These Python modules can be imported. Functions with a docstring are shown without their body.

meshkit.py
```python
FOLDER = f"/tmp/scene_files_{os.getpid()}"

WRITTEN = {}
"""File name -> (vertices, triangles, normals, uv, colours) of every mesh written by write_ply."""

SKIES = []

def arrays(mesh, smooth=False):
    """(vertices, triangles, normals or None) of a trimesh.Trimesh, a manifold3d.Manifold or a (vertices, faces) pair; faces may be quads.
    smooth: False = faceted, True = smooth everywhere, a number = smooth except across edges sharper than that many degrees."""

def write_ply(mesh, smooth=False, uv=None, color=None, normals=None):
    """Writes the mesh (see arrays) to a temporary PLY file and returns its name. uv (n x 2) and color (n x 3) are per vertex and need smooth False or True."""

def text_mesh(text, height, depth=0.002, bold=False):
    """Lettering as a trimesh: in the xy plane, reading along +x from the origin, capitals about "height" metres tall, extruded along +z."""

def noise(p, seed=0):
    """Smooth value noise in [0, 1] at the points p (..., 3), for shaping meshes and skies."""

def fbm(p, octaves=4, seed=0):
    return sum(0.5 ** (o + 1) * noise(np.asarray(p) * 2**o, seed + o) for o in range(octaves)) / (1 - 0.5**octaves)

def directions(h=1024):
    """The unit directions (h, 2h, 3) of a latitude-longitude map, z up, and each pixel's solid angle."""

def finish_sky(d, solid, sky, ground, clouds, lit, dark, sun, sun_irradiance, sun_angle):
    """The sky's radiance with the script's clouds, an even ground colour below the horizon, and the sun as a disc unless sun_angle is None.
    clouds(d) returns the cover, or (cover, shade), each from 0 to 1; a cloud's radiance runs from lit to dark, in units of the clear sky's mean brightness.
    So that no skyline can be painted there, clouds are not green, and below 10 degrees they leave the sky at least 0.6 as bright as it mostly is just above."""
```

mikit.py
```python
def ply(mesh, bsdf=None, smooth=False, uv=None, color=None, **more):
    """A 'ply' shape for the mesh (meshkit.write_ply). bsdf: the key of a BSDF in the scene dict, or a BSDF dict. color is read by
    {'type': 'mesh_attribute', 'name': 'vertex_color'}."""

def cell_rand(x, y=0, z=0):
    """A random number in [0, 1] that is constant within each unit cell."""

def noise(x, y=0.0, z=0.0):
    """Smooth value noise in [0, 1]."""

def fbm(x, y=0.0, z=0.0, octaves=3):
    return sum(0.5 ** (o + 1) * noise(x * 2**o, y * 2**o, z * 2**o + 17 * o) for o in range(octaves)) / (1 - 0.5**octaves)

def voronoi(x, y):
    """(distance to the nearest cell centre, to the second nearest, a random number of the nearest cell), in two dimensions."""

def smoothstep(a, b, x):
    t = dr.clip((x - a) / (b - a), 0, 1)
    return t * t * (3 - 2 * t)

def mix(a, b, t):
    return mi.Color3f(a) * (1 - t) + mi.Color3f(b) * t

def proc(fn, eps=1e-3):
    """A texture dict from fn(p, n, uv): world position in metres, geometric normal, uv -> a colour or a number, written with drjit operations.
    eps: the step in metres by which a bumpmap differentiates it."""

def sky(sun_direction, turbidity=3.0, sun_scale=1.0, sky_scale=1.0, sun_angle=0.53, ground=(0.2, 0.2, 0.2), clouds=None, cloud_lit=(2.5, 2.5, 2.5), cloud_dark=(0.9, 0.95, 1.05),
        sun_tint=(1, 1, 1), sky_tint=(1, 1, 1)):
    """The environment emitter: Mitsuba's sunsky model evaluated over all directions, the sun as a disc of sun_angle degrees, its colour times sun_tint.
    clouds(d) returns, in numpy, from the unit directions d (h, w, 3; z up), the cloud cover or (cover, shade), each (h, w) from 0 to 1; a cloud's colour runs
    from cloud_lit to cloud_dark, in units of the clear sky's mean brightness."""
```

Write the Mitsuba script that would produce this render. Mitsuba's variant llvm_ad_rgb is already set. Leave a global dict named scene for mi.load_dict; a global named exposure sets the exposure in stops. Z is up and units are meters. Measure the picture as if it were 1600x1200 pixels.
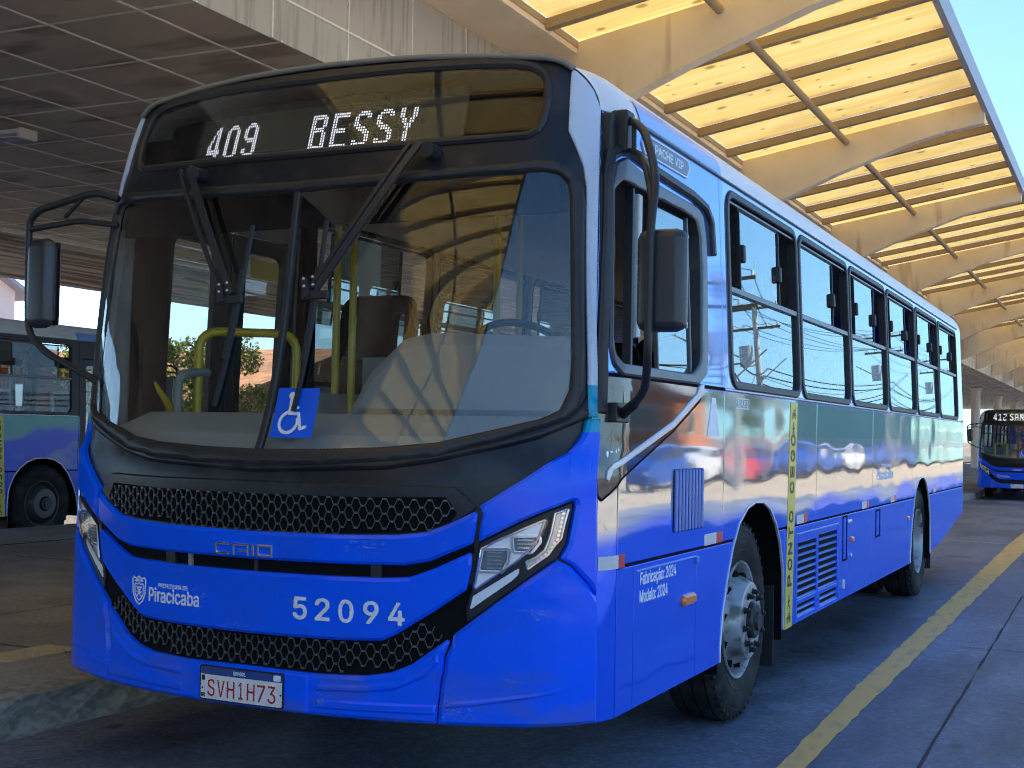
import math, random
import numpy as np
import trimesh
import manifold3d as m3
import mitsuba as mi
import drjit as dr
import mikit
from scipy.interpolate import PchipInterpolator
import meshkit
from shapely.geometry import Polygon, MultiPolygon, LineString, Point, box as sbox
from shapely.ops import unary_union
from shapely.geometry.polygon import orient

T = mi.ScalarTransform4f
RNG = np.random.default_rng(7)
random.seed(7)
scene, labels = {}, {}

# ------------------------------------------------------------------ camera, sky, exposure
CAM = np.array([2.9856, -4.311, 1.4227])
YAW, PIT, ROL, FPX = 0.4480, 0.0374, 0.0202, 2030.2
_f = np.array([-math.sin(YAW) * math.cos(PIT), math.cos(YAW) * math.cos(PIT), math.sin(PIT)])
_r0 = np.array([math.cos(YAW), math.sin(YAW), 0.0])
_u0 = np.cross(_r0, _f)
_up = -_r0 * math.sin(ROL) + _u0 * math.cos(ROL)
scene['camera'] = {'type': 'perspective', 'fov': math.degrees(2 * math.atan(800 / FPX)), 'fov_axis': 'x',
                   'near_clip': 0.05, 'far_clip': 3000.0,
                   'to_world': T().look_at(origin=CAM.tolist(), target=(CAM + _f).tolist(), up=_up.tolist())}
SUN = (-0.62, 0.22, 0.75)
scene['sky'] = mikit.sky(SUN, turbidity=2.6, ground=(0.2, 0.19, 0.17), sky_tint=(0.86, 1.01, 1.08))
exposure = 3.1

# ------------------------------------------------------------------ materials
P = mikit.proc
rgb = lambda c: {'type': 'rgb', 'value': list(c)}


def mat(name, color, rough=0.5, **k):
    scene[name] = {'type': 'twosided', 'b': {'type': 'principled', 'base_color': color if isinstance(color, dict) else rgb(color),
                                            'roughness': rough if isinstance(rough, dict) else float(rough), **k}}
    return name


def bump(name, inner, fn, scale, eps=2e-3):
    b = scene[inner]['b']
    scene[name] = {'type': 'twosided', 'b': {'type': 'bumpmap', 'arbitrary': P(fn, eps), 'scale': float(scale), 'bsdf': b}}
    return name


def livery_mask(p):
    """0 on the blue lower body, 1 on the silver waist: the printed wave between them"""
    w = (mikit.noise(p.x * 0.5, p.y * 1.3, 1.0) - 0.5) * 0.17
    return mikit.smoothstep(0.985, 1.085, p.z + w)


def f_livery(p, n, uv):
    z = p.z
    c = mikit.mix((0.0, 0.115, 0.95), (0.46, 0.53, 0.62), livery_mask(p))
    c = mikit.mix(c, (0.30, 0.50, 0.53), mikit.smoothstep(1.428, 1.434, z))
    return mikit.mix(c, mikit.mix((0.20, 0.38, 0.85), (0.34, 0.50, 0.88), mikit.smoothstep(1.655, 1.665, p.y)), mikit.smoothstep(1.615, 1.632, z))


def f_livery_metal(p, n, uv):
    return 0.35 + 0.47 * livery_mask(p)


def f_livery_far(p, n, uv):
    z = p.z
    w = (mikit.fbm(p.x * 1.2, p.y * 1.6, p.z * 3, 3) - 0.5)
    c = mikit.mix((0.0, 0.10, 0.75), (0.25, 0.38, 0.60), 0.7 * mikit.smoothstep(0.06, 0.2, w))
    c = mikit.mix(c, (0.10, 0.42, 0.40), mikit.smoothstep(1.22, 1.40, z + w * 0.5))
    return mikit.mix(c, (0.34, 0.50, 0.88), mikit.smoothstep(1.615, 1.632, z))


def f_wave(p, n, uv):
    return mikit.noise(p.x * 1.3, p.y * 1.7, p.z * 2.6) + 0.35 * mikit.noise(p.x * 3.1 + 9, p.y * 3.9, p.z * 5.3)


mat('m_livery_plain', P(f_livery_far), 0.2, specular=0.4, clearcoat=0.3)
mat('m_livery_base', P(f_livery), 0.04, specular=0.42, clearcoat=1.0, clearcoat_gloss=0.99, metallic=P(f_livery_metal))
bump('m_side_paint', 'm_livery_base', f_wave, 0.0036)


def f_blue(p, n, uv):
    d = mikit.fbm(p.x * 5, p.y * 5, p.z * 8, 4)
    sp = mikit.noise(p.x * 160, p.y * 160, p.z * 160) * mikit.noise(p.x * 9 + 5, p.y * 9, p.z * 9)
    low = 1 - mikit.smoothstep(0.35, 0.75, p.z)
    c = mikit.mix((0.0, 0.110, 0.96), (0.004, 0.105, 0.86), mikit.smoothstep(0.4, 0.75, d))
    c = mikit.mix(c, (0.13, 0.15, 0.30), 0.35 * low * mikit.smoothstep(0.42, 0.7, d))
    return mikit.mix(c, (0.25, 0.27, 0.36), 0.5 * mikit.smoothstep(0.62, 0.68, sp))


mat('m_front_blue', P(f_blue), 0.12, specular=0.2, clearcoat=0.35, clearcoat_gloss=0.97)


def f_front_livery(p, n, uv):
    z = p.z
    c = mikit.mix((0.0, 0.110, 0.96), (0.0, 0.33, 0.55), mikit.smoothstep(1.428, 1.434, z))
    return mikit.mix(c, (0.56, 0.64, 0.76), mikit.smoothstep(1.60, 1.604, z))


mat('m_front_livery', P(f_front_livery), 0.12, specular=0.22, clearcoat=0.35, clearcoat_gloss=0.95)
mat('m_silver', (0.62, 0.66, 0.72), 0.22, metallic=0.35, specular=0.6, clearcoat=0.6)
mat('m_roof', (0.72, 0.72, 0.70), 0.35, specular=0.5)


def f_dust(p, n, uv):
    d = mikit.fbm(p.x * 7, p.y * 7, p.z * 7, 4)
    return mikit.mix((0.010, 0.012, 0.017), (0.028, 0.029, 0.032), mikit.smoothstep(0.45, 0.8, d))


mat('m_black_plastic', P(f_dust), 0.34, specular=0.35)
mat('m_rubber', (0.022, 0.022, 0.024), 0.45, specular=0.45)
mat('m_void', (0.006, 0.006, 0.007), 0.8, specular=0.1)
mat('m_dark_metal', (0.03, 0.032, 0.036), 0.4, metallic=0.3)
mat('m_window_frame', (0.07, 0.075, 0.085), 0.3, metallic=0.4, specular=0.6)
mat('m_chrome', (0.72, 0.73, 0.75), 0.12, metallic=1.0)
mat('m_white_print', (0.72, 0.75, 0.80), 0.35)
mat('m_yellow_print', (0.62, 0.52, 0.05), 0.25, specular=0.5, clearcoat=0.5)
mat('m_black_print', (0.012, 0.012, 0.012), 0.4)
mat('m_red_tape', (0.55, 0.02, 0.03), 0.25, clearcoat=0.5)
mat('m_grey_tape', (0.55, 0.56, 0.58), 0.3)
mat('m_amber', (0.75, 0.20, 0.02), 0.15, specular=0.6, clearcoat=1.0)
mat('m_red_print', (0.42, 0.015, 0.02), 0.4)
mat('m_plate_white', (0.68, 0.67, 0.68), 0.4)
mat('m_sign_blue', (0.0, 0.10, 0.72), 0.35)
mat('m_dash', (0.26, 0.265, 0.27), 0.6, specular=0.3)
mat('m_panel_grey', (0.28, 0.29, 0.28), 0.6)
mat('m_interior_light', (0.42, 0.42, 0.40), 0.7)
mat('m_seat', (0.008, 0.008, 0.009), 0.6, specular=0.2)
mat('m_handrail', (0.62, 0.42, 0.01), 0.3, clearcoat=0.5)
mat('m_lamp_glass', (0.50, 0.53, 0.56), 0.18, metallic=0.6)


def f_tyre(p, n, uv):
    d = mikit.fbm(p.x * 9, p.y * 9, p.z * 9, 3)
    return mikit.mix((0.013, 0.013, 0.014), (0.038, 0.036, 0.034), mikit.smoothstep(0.35, 0.85, d))


mat('m_tyre', P(f_tyre), 0.7, specular=0.25)


def f_rim(p, n, uv):
    d = mikit.fbm(p.x * 14, p.y * 14, p.z * 14, 4)
    return mikit.mix((0.42, 0.43, 0.45), (0.13, 0.12, 0.11), mikit.smoothstep(0.42, 0.72, d))


mat('m_rim', P(f_rim), 0.38, metallic=0.45)
mat('m_worn_rim', (0.10, 0.10, 0.10), 0.5, metallic=0.3)  # darker rim for the left bus: wheel-housing shade put into the colour
scene['m_windshield'] = {'type': 'thindielectric', 'int_ior': 1.5, 'specular_transmittance': rgb((0.86, 0.92, 0.90))}
scene['m_sign_glass'] = {'type': 'thindielectric', 'int_ior': 1.34, 'specular_transmittance': rgb((0.80, 0.85, 0.85))}
scene['m_side_glass'] = {'type': 'thindielectric', 'int_ior': 2.5, 'specular_reflectance': rgb((0.80, 0.97, 1.0)), 'specular_transmittance': rgb((0.26, 0.32, 0.32))}
scene['m_far_glass'] = {'type': 'thindielectric', 'int_ior': 1.33, 'specular_transmittance': rgb((0.34, 0.38, 0.38))}
scene['m_lens'] = {'type': 'thindielectric', 'int_ior': 1.5}
mat('m_led_off', (0.30, 0.27, 0.16), 0.5)
mat('m_led_board', (0.012, 0.012, 0.013), 0.6)


def f_road(p, n, uv):
    d = mikit.fbm(p.x * 1.1, p.y * 0.55, 0.0, 4)
    g = mikit.noise(p.x * 90, p.y * 90, 0.0)
    st = mikit.fbm(p.x * 2.2 + 30, p.y * 0.35, 3.0, 3)
    c = mikit.mix((0.110, 0.130, 0.185), (0.160, 0.180, 0.235), mikit.smoothstep(0.3, 0.7, d))
    c = mikit.mix(c, (0.060, 0.068, 0.090), 0.6 * mikit.smoothstep(0.58, 0.75, st))
    oil = mikit.fbm(p.x * 3.1 + 11, p.y * 2.3, 1.0, 4)
    lane = dr.exp(-dr.square((dr.abs(p.x - 0.0) - 1.0) / 0.28))
    c = mikit.mix(c, (0.045, 0.05, 0.062), 0.55 * mikit.smoothstep(0.45, 0.75, oil) * (0.35 + 0.65 * lane))
    a, b, r = mikit.voronoi(p.x * 1.5, p.y * 0.9)
    c = mikit.mix(c, (0.04, 0.042, 0.05), 0.7 * (1 - mikit.smoothstep(0.03, 0.16, a * (0.4 + 1.6 * r))) * mikit.smoothstep(0.6, 0.7, r))
    grit = mikit.noise(p.x * 28, p.y * 28, 0.0) * mikit.noise(p.x * 61, p.y * 61, 4.0)
    c = c * (0.88 + 0.5 * grit)
    tr = dr.exp(-dr.square((p.x - 3.1 + 0.25 * mikit.noise(p.y * 0.2, 1.0)) / 0.16)) + dr.exp(-dr.square((p.x - 5.0 + 0.25 * mikit.noise(p.y * 0.2, 1.0)) / 0.16))
    c = mikit.mix(c, (0.06, 0.066, 0.08), 0.35 * tr * mikit.noise(p.x * 9, p.y * 1.2, 0.0))
    return c * (0.80 + 0.40 * g)


mat('m_road', P(f_road), 0.55, specular=0.35)
bump('m_road_b', 'm_road', lambda p, n, uv: mikit.fbm(p.x * 45, p.y * 45, 0.0, 2), 0.0025, 4e-3)


def f_line(p, n, uv):
    d = mikit.fbm(p.x * 16, p.y * 7, 0.0, 4)
    return mikit.mix((0.70, 0.40, 0.11), (0.50, 0.32, 0.13), mikit.smoothstep(0.5, 0.85, d))


mat('m_road_line', P(f_line), 0.6)
mat('m_white_line', (0.42, 0.42, 0.42), 0.6)
mat('m_joint', (0.03, 0.03, 0.032), 0.8)


def f_platform(p, n, uv):
    d = mikit.fbm(p.x * 1.4, p.y * 1.4, p.z * 3, 4)
    g = mikit.noise(p.x * 70, p.y * 70, p.z * 70)
    c = mikit.mix((0.19, 0.18, 0.172), (0.29, 0.277, 0.265), mikit.smoothstep(0.3, 0.72, d))
    return c * (0.85 + 0.3 * g)


mat('m_platform', P(f_platform), 0.75, specular=0.2)


def f_kerb(p, n, uv):
    d = mikit.fbm(p.x * 34, p.y * 26, p.z * 40, 3)
    return mikit.mix((0.20, 0.185, 0.165), (0.29, 0.27, 0.24), mikit.smoothstep(0.35, 0.65, d))


mat('m_kerb', P(f_kerb), 0.85, specular=0.1)
mat('m_yard', P(lambda p, n, uv: mikit.mix((0.215, 0.185, 0.135), (0.29, 0.25, 0.19), mikit.fbm(p.x * .5, p.y * .5, 0.0, 3))), 0.9)
mat('m_ground', P(lambda p, n, uv: mikit.mix((0.09, 0.085, 0.075), (0.15, 0.14, 0.12), mikit.fbm(p.x * .2, p.y * .2, 0.0, 3))), 0.9)
mat('m_street', (0.06, 0.06, 0.065), 0.8)
mat('m_tactile', (0.42, 0.36, 0.24), 0.7)


def f_concrete(p, n, uv):
    d = mikit.fbm(p.x * 1.3, p.y * 1.3, p.z * 1.3, 4)
    s = mikit.fbm(p.x * 7, p.y * 2, p.z * 0.9, 3)
    c = mikit.mix((0.70, 0.59, 0.46), (0.80, 0.69, 0.55), mikit.smoothstep(0.3, 0.7, d))
    return mikit.mix(c, (0.36, 0.27, 0.18), 0.5 * mikit.smoothstep(0.60, 0.78, s))


mat('m_concrete', P(f_concrete), 0.85, specular=0.2)


def f_canopy(p, n, uv):
    d = mikit.fbm(p.x * 0.8, p.y * 9, 0.0, 3)
    a, b, c = mikit.voronoi(p.x * 2.6, p.y * 3.0)
    spot = (1 - mikit.smoothstep(0.04, 0.13, a * (0.55 + 1.3 * mikit.cell_rand(c * 977)))) * mikit.smoothstep(0.35, 0.45, c)
    col = mikit.mix((0.90, 0.69, 0.24), (0.95, 0.78, 0.34), mikit.smoothstep(0.3, 0.7, d))
    big = mikit.fbm(p.x * 0.9 + 7, p.y * 1.1, 2.0, 4)
    col = mikit.mix(col, (0.66, 0.46, 0.18), 0.6 * mikit.smoothstep(0.55, 0.8, big))
    yy = p.y - 6.5 + 54.6
    yy = yy - 5.46 * dr.floor(yy / 5.46)
    near = dr.minimum(dr.minimum(dr.abs(yy - 1.20), dr.abs(yy - 2.37)), dr.minimum(dr.abs(yy - 3.54), dr.abs(yy - 4.71)))
    edge = (1 - mikit.smoothstep(0.045, 0.16, near)) * mikit.smoothstep(0.3, 0.65, mikit.fbm(p.x * 2.2, p.y * 0.4, 6.0, 3))
    col = mikit.mix(col, (0.55, 0.36, 0.13), 0.7 * edge)
    col = col * (0.965 + 0.035 * dr.sin(p.y * 62.8))
    return mikit.mix(col, (0.36, 0.22, 0.08), 0.85 * spot)


scene['m_canopy'] = {'type': 'principledthin', 'base_color': P(f_canopy), 'roughness': 0.55, 'diff_trans': 0.50, 'spec_trans': 0.0}
mat('m_steel_brown', (0.36, 0.27, 0.17), 0.6)
mat('m_gutter', (0.50, 0.50, 0.52), 0.5, metallic=0.4)


def f_ceiling(p, n, uv):
    a = mikit.fbm(p.x * 0.5, p.y * 1.2, 0.0, 4)
    b = mikit.fbm(p.x * 1.4 + 20, p.y * 4.0, 0.0, 3)
    r = mikit.cell_rand((p.x + 2.17) / 0.76, (p.y - 1.88) / 0.88)
    c = mikit.mix((0.46, 0.40, 0.32), (0.60, 0.53, 0.43), mikit.smoothstep(0.3, 0.7, a) * 0.6 + r * 0.4)
    return mikit.mix(c, (0.16, 0.12, 0.09), 0.6 * mikit.smoothstep(0.54, 0.80, b))


mat('m_ceiling', P(f_ceiling), 0.45, specular=0.35)
mat('m_ceiling_bar', (0.80, 0.76, 0.70), 0.5)
mat('m_lip', (0.22, 0.20, 0.17), 0.4)


def f_fascia(p, n, uv):
    d = mikit.fbm(p.x * 30, p.y * 30, p.z * 1.5, 3)
    e = mikit.fbm(p.x, p.y * 0.7, p.z * 2.0, 3)
    c = mikit.mix((0.42, 0.38, 0.32), (0.52, 0.48, 0.41), e)
    return mikit.mix(c, (0.30, 0.26, 0.22), 0.6 * mikit.smoothstep(0.5, 0.72, d))


mat('m_fascia', P(f_fascia), 0.7)


def f_plank(p, n, uv):
    d = mikit.fbm(p.x * 6, p.y * 0.6, p.z * 6, 4)
    return mikit.mix((0.34, 0.31, 0.28), (0.13, 0.10, 0.085), mikit.smoothstep(0.4, 0.66, d))


mat('m_plank', P(f_plank), 0.7)
mat('m_white_wall', (0.74, 0.74, 0.72), 0.9)
mat('m_terracotta', (0.46, 0.16, 0.07), 0.9)


def f_brick(p, n, uv):
    h = p.z / 0.09
    row = dr.floor(h)
    xx = (p.x + p.y) / 0.22 + 0.5 * (row - 2 * dr.floor(row / 2))
    fz, fx = h - row, xx - dr.floor(xx)
    m = mikit.smoothstep(0.05, 0.1, fz) * mikit.smoothstep(0.03, 0.06, fx)
    r = mikit.cell_rand(dr.floor(xx), row)
    return mikit.mix((0.42, 0.36, 0.30), mikit.mix((0.40, 0.14, 0.06), (0.52, 0.22, 0.10), r), m)


mat('m_brick', P(f_brick), 0.9)
mat('m_tile_roof', P(lambda p, n, uv: mikit.mix((0.46, 0.20, 0.10), (0.26, 0.12, 0.07), mikit.smoothstep(0.35, 0.75, mikit.fbm(p.x * 4, p.y * 4, p.z * 4, 3)))), 0.9)
mat('m_house_roof', (0.32, 0.38, 0.48), 0.7)
mat('m_teal_wall', (0.20, 0.36, 0.34), 0.7)
mat('m_pane', (0.05, 0.06, 0.08), 0.08, specular=0.8)
mat('m_bark', (0.16, 0.12, 0.08), 0.9)
scene['m_leaf'] = {'type': 'principledthin', 'base_color': P(lambda p, n, uv: mikit.mix((0.09, 0.12, 0.03), (0.24, 0.25, 0.08), mikit.noise(p.x * 5, p.y * 5, p.z * 5))), 'roughness': 0.6, 'diff_trans': 1.0}
mat('m_pole', (0.50, 0.48, 0.45), 0.85)
mat('m_cable', (0.02, 0.02, 0.022), 0.6)
mat('m_skin', (0.30, 0.17, 0.11), 0.6)
mat('m_shirt', (0.03, 0.05, 0.16), 0.8)
mat('m_hair', (0.02, 0.015, 0.012), 0.6)


# ------------------------------------------------------------------ scene helpers
def key_for(name):
    if name not in scene and name not in labels:
        return name
    k = 1
    while f'{name}_{k:03d}' in scene or f'{name}_{k:03d}' in labels:
        k += 1
    return f'{name}_{k:03d}'


def add(name, mesh, m, smooth=False, kind=None, label=None, cat=None, group=None, emit=None):
    key = key_for(name)
    more = {}
    if emit:
        more['emitter'] = {'type': 'area', 'radiance': rgb(emit)}
    scene[key] = mikit.ply(mesh, m, smooth=smooth, **more)
    d = {k: v for k, v in (('label', label), ('category', cat), ('group', group), ('kind', kind)) if v}
    if d:
        labels[key] = d
    return key


def thing(name, label, cat, group=None):
    key = key_for(name)
    labels[key] = {'label': label, 'category': cat, **({'group': group} if group else {})}
    return key


def struct(name, mesh, m, smooth=False):
    return add(name, mesh, m, smooth, kind='structure')


cat = lambda ms: trimesh.util.concatenate([x for x in ms if x is not None])


def bx(x0, x1, y0, y1, z0, z1):
    return trimesh.creation.box(bounds=[[min(x0, x1), min(y0, y1), min(z0, z1)], [max(x0, x1), max(y0, y1), max(z0, z1)]])


def rbox(x0, x1, y0, y1, z0, z1, r=0.01):
    """a box with rounded edges"""
    r = min(r, (x1 - x0) / 2.02, (y1 - y0) / 2.02, (z1 - z0) / 2.02)
    s = m3.Manifold.sphere(r, 8)
    pts = [s.translate([x, y, z]) for x in (x0 + r, x1 - r) for y in (y0 + r, y1 - r) for z in (z0 + r, z1 - r)]
    return mm(m3.Manifold.batch_hull(pts))


def mm(man):
    q = man.to_mesh()
    return trimesh.Trimesh(np.array(q.vert_properties[:, :3], float), np.array(q.tri_verts), process=False)


def tube(pts, r, n=10, closed_caps=True):
    """tube along a polyline"""
    p = np.asarray(pts, float)
    r = np.broadcast_to(r, (len(p),))
    t = np.gradient(p, axis=0)
    t /= np.linalg.norm(t, axis=1, keepdims=True) + 1e-12
    a = np.cross(t[0], [0, 0, 1.0] if abs(t[0][2]) < 0.9 else [1.0, 0, 0])
    a /= np.linalg.norm(a)
    rings = []
    ang = np.arange(n) * 2 * np.pi / n
    for i in range(len(p)):
        a = a - t[i] * (a @ t[i])
        a /= np.linalg.norm(a)
        b = np.cross(t[i], a)
        rings.append(p[i] + r[i] * (np.cos(ang)[:, None] * a + np.sin(ang)[:, None] * b))
    v = np.vstack(rings + [p[:1], p[-1:]])
    f = []
    for i in range(len(p) - 1):
        for k in range(n):
            a0, a1, b0, b1 = i * n + k, i * n + (k + 1) % n, (i + 1) * n + k, (i + 1) * n + (k + 1) % n
            f += [[a0, a1, b1], [a0, b1, b0]]
    c0, c1, l = len(p) * n, len(p) * n + 1, (len(p) - 1) * n
    for k in range(n):
        f += [[c0, (k + 1) % n, k], [c1, l + k, l + (k + 1) % n]]
    return trimesh.Trimesh(v, np.array(f), process=False)


def arcpath(pts, r=0.05, n=6):
    """polyline with rounded corners"""
    p = [np.asarray(q, float) for q in pts]
    out = [p[0]]
    for i in range(1, len(p) - 1):
        a, b, c = p[i - 1], p[i], p[i + 1]
        d1, d2 = np.linalg.norm(a - b), np.linalg.norm(c - b)
        k = min(r, d1 * 0.45, d2 * 0.45)
        s, e = b + (a - b) / d1 * k, b + (c - b) / d2 * k
        for t in np.linspace(0, 1, n):
            out.append((1 - t) ** 2 * s + 2 * t * (1 - t) * b + t * t * e)
    out.append(p[-1])
    return np.array(out)


def rod(a, b, r, n=8):
    return tube([a, b], r, n)


def lathe(profile, n=48):
    """profile (axial x, radius) revolved about the x axis"""
    pr = np.asarray(profile, float)
    ang = np.arange(n) * 2 * np.pi / n
    v = np.stack([np.repeat(pr[:, 0], n), np.outer(pr[:, 1], np.cos(ang)).ravel(), np.outer(pr[:, 1], np.sin(ang)).ravel()], 1)
    f = []
    for i in range(len(pr) - 1):
        for k in range(n):
            a0, a1, b0, b1 = i * n + k, i * n + (k + 1) % n, (i + 1) * n + k, (i + 1) * n + (k + 1) % n
            f += [[a0, b0, b1], [a0, b1, a1]]
    return trimesh.Trimesh(v, np.array(f), process=False)


def polys(g):
    if g.is_empty:
        return []
    return [x for x in getattr(g, 'geoms', [g]) if isinstance(x, Polygon) and x.area > 1e-7]


def rings_of(p):
    p = orient(p, 1.0)
    return [np.array(p.exterior.coords)[:-1]] + [np.array(h.coords)[:-1] for h in p.interiors]


def prism(poly, d0, d1, bev=0.0, L=None):
    """solid over a 2-D outline from depth d0 to d1, its outer edge chamfered; vertices are (a, b, depth)"""
    out = []
    for p in polys(poly.simplify(2e-4) if not isinstance(poly, list) else unary_union(poly)):
        rr = rings_of(p)
        V, F = [], []

        def put(pts, d):
            i = sum(len(x) for x in V)
            V.append(np.column_stack([pts, np.full(len(pts), d) if np.isscalar(d) else d]))
            return i
        allp = np.vstack(rr)
        tri = np.array(m3.triangulate(rr))
        i0 = put(allp, d0)
        F.append(tri[:, ::-1] + i0)
        dm = d1 - bev
        i1 = put(allp, dm)
        o = 0
        for r in rr:
            n = len(r)
            k = np.arange(n)
            k2 = (k + 1) % n
            F.append(np.vstack([np.column_stack([i0 + o + k, i0 + o + k2, i1 + o + k2]), np.column_stack([i0 + o + k, i1 + o + k2, i1 + o + k])]))
            o += n
        ins = p.buffer(-bev, join_style=2) if bev else p
        if not bev or not polys(ins):
            F.append(tri + i1)
        else:
            for q in polys(p.difference(ins)):
                qr = rings_of(q)
                pts = np.vstack(qr)
                bnd = p.boundary
                d = np.array([dm if bnd.distance(Point(x)) < bev * 0.3 else d1 for x in pts])
                F.append(np.array(m3.triangulate(qr)) + put(pts, d))
            for q in polys(ins):
                qr = rings_of(q)
                F.append(np.array(m3.triangulate(qr)) + put(np.vstack(qr), d1))
        V, F = np.vstack(V), np.vstack(F)
        _, idx, inv = np.unique(np.round(V, 6), axis=0, return_index=True, return_inverse=True)
        V, F = V[idx], inv.reshape(-1)[F]
        F = F[(F[:, 0] != F[:, 1]) & (F[:, 1] != F[:, 2]) & (F[:, 0] != F[:, 2])]
        if L:
            man = m3.Manifold(m3.Mesh(V.astype(np.float32), F.astype(np.uint32)))
            if man.num_tri() > 0:
                man = man.refine_to_length(L)
                t = mm(man)
                V, F = t.vertices, t.faces
            else:
                t = trimesh.Trimesh(V, F, process=False)
                for _ in range(2):
                    t = t.subdivide()
                V, F = t.vertices, t.faces
        out.append(trimesh.Trimesh(V, F, process=False))
    return cat(out)


def rrect(a0, a1, b0, b1, r):
    return sbox(a0 + r, b0 + r, a1 - r, b1 - r).buffer(r, quad_segs=6)


def smoothed(pts, r=0.02):
    p = Polygon(pts).buffer(0)
    return p.buffer(-r, quad_segs=5).buffer(2 * r, quad_segs=5).buffer(-r, quad_segs=5)


# ------------------------------------------------------------------ bus body surfaces
U1, LU, RX, RY = 1.03, 0.34, .22, .21
Y0T = np.array([[.30, -.305], [.75, -.31], [1.2, -.335], [1.30, -.315], [1.36, -.287], [1.79, -.17], [2.345, -.075], [2.6, -.035], [2.7, -.005], [2.8, .04], [2.9, .09]])
YCT = np.array([[.3, .04], [1.3, .045], [1.8, .08], [2.35, .13], [2.5, .16], [2.7, .215], [2.8, .25], [2.9, .29]])
_zz = np.linspace(1.36, 2.9, 78)


def _smooth_table(t, deg):
    q = np.polyfit(t[t[:, 0] > 1.33][:, 0], t[t[:, 0] > 1.33][:, 1], deg)
    low = t[t[:, 0] < 1.33]
    return PchipInterpolator(np.concatenate([low[:, 0], _zz]), np.concatenate([low[:, 1], np.polyval(q, _zz)]))


Y0F, YCF = _smooth_table(Y0T, 3), _smooth_table(YCT, 3)
EDGE = np.array([(.30, 1.244), (.60, 1.243), (.9, 1.237), (1.2, 1.234), (1.5, 1.226), (1.8, 1.218), (2.1, 1.220), (2.4, 1.217), (2.6, 1.209), (2.72, 1.203), (2.9, 1.19)])


def tumble(z):
    return .043 * np.clip((np.asarray(z, float) - 1.65) / .97, 0, 1.2)


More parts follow.
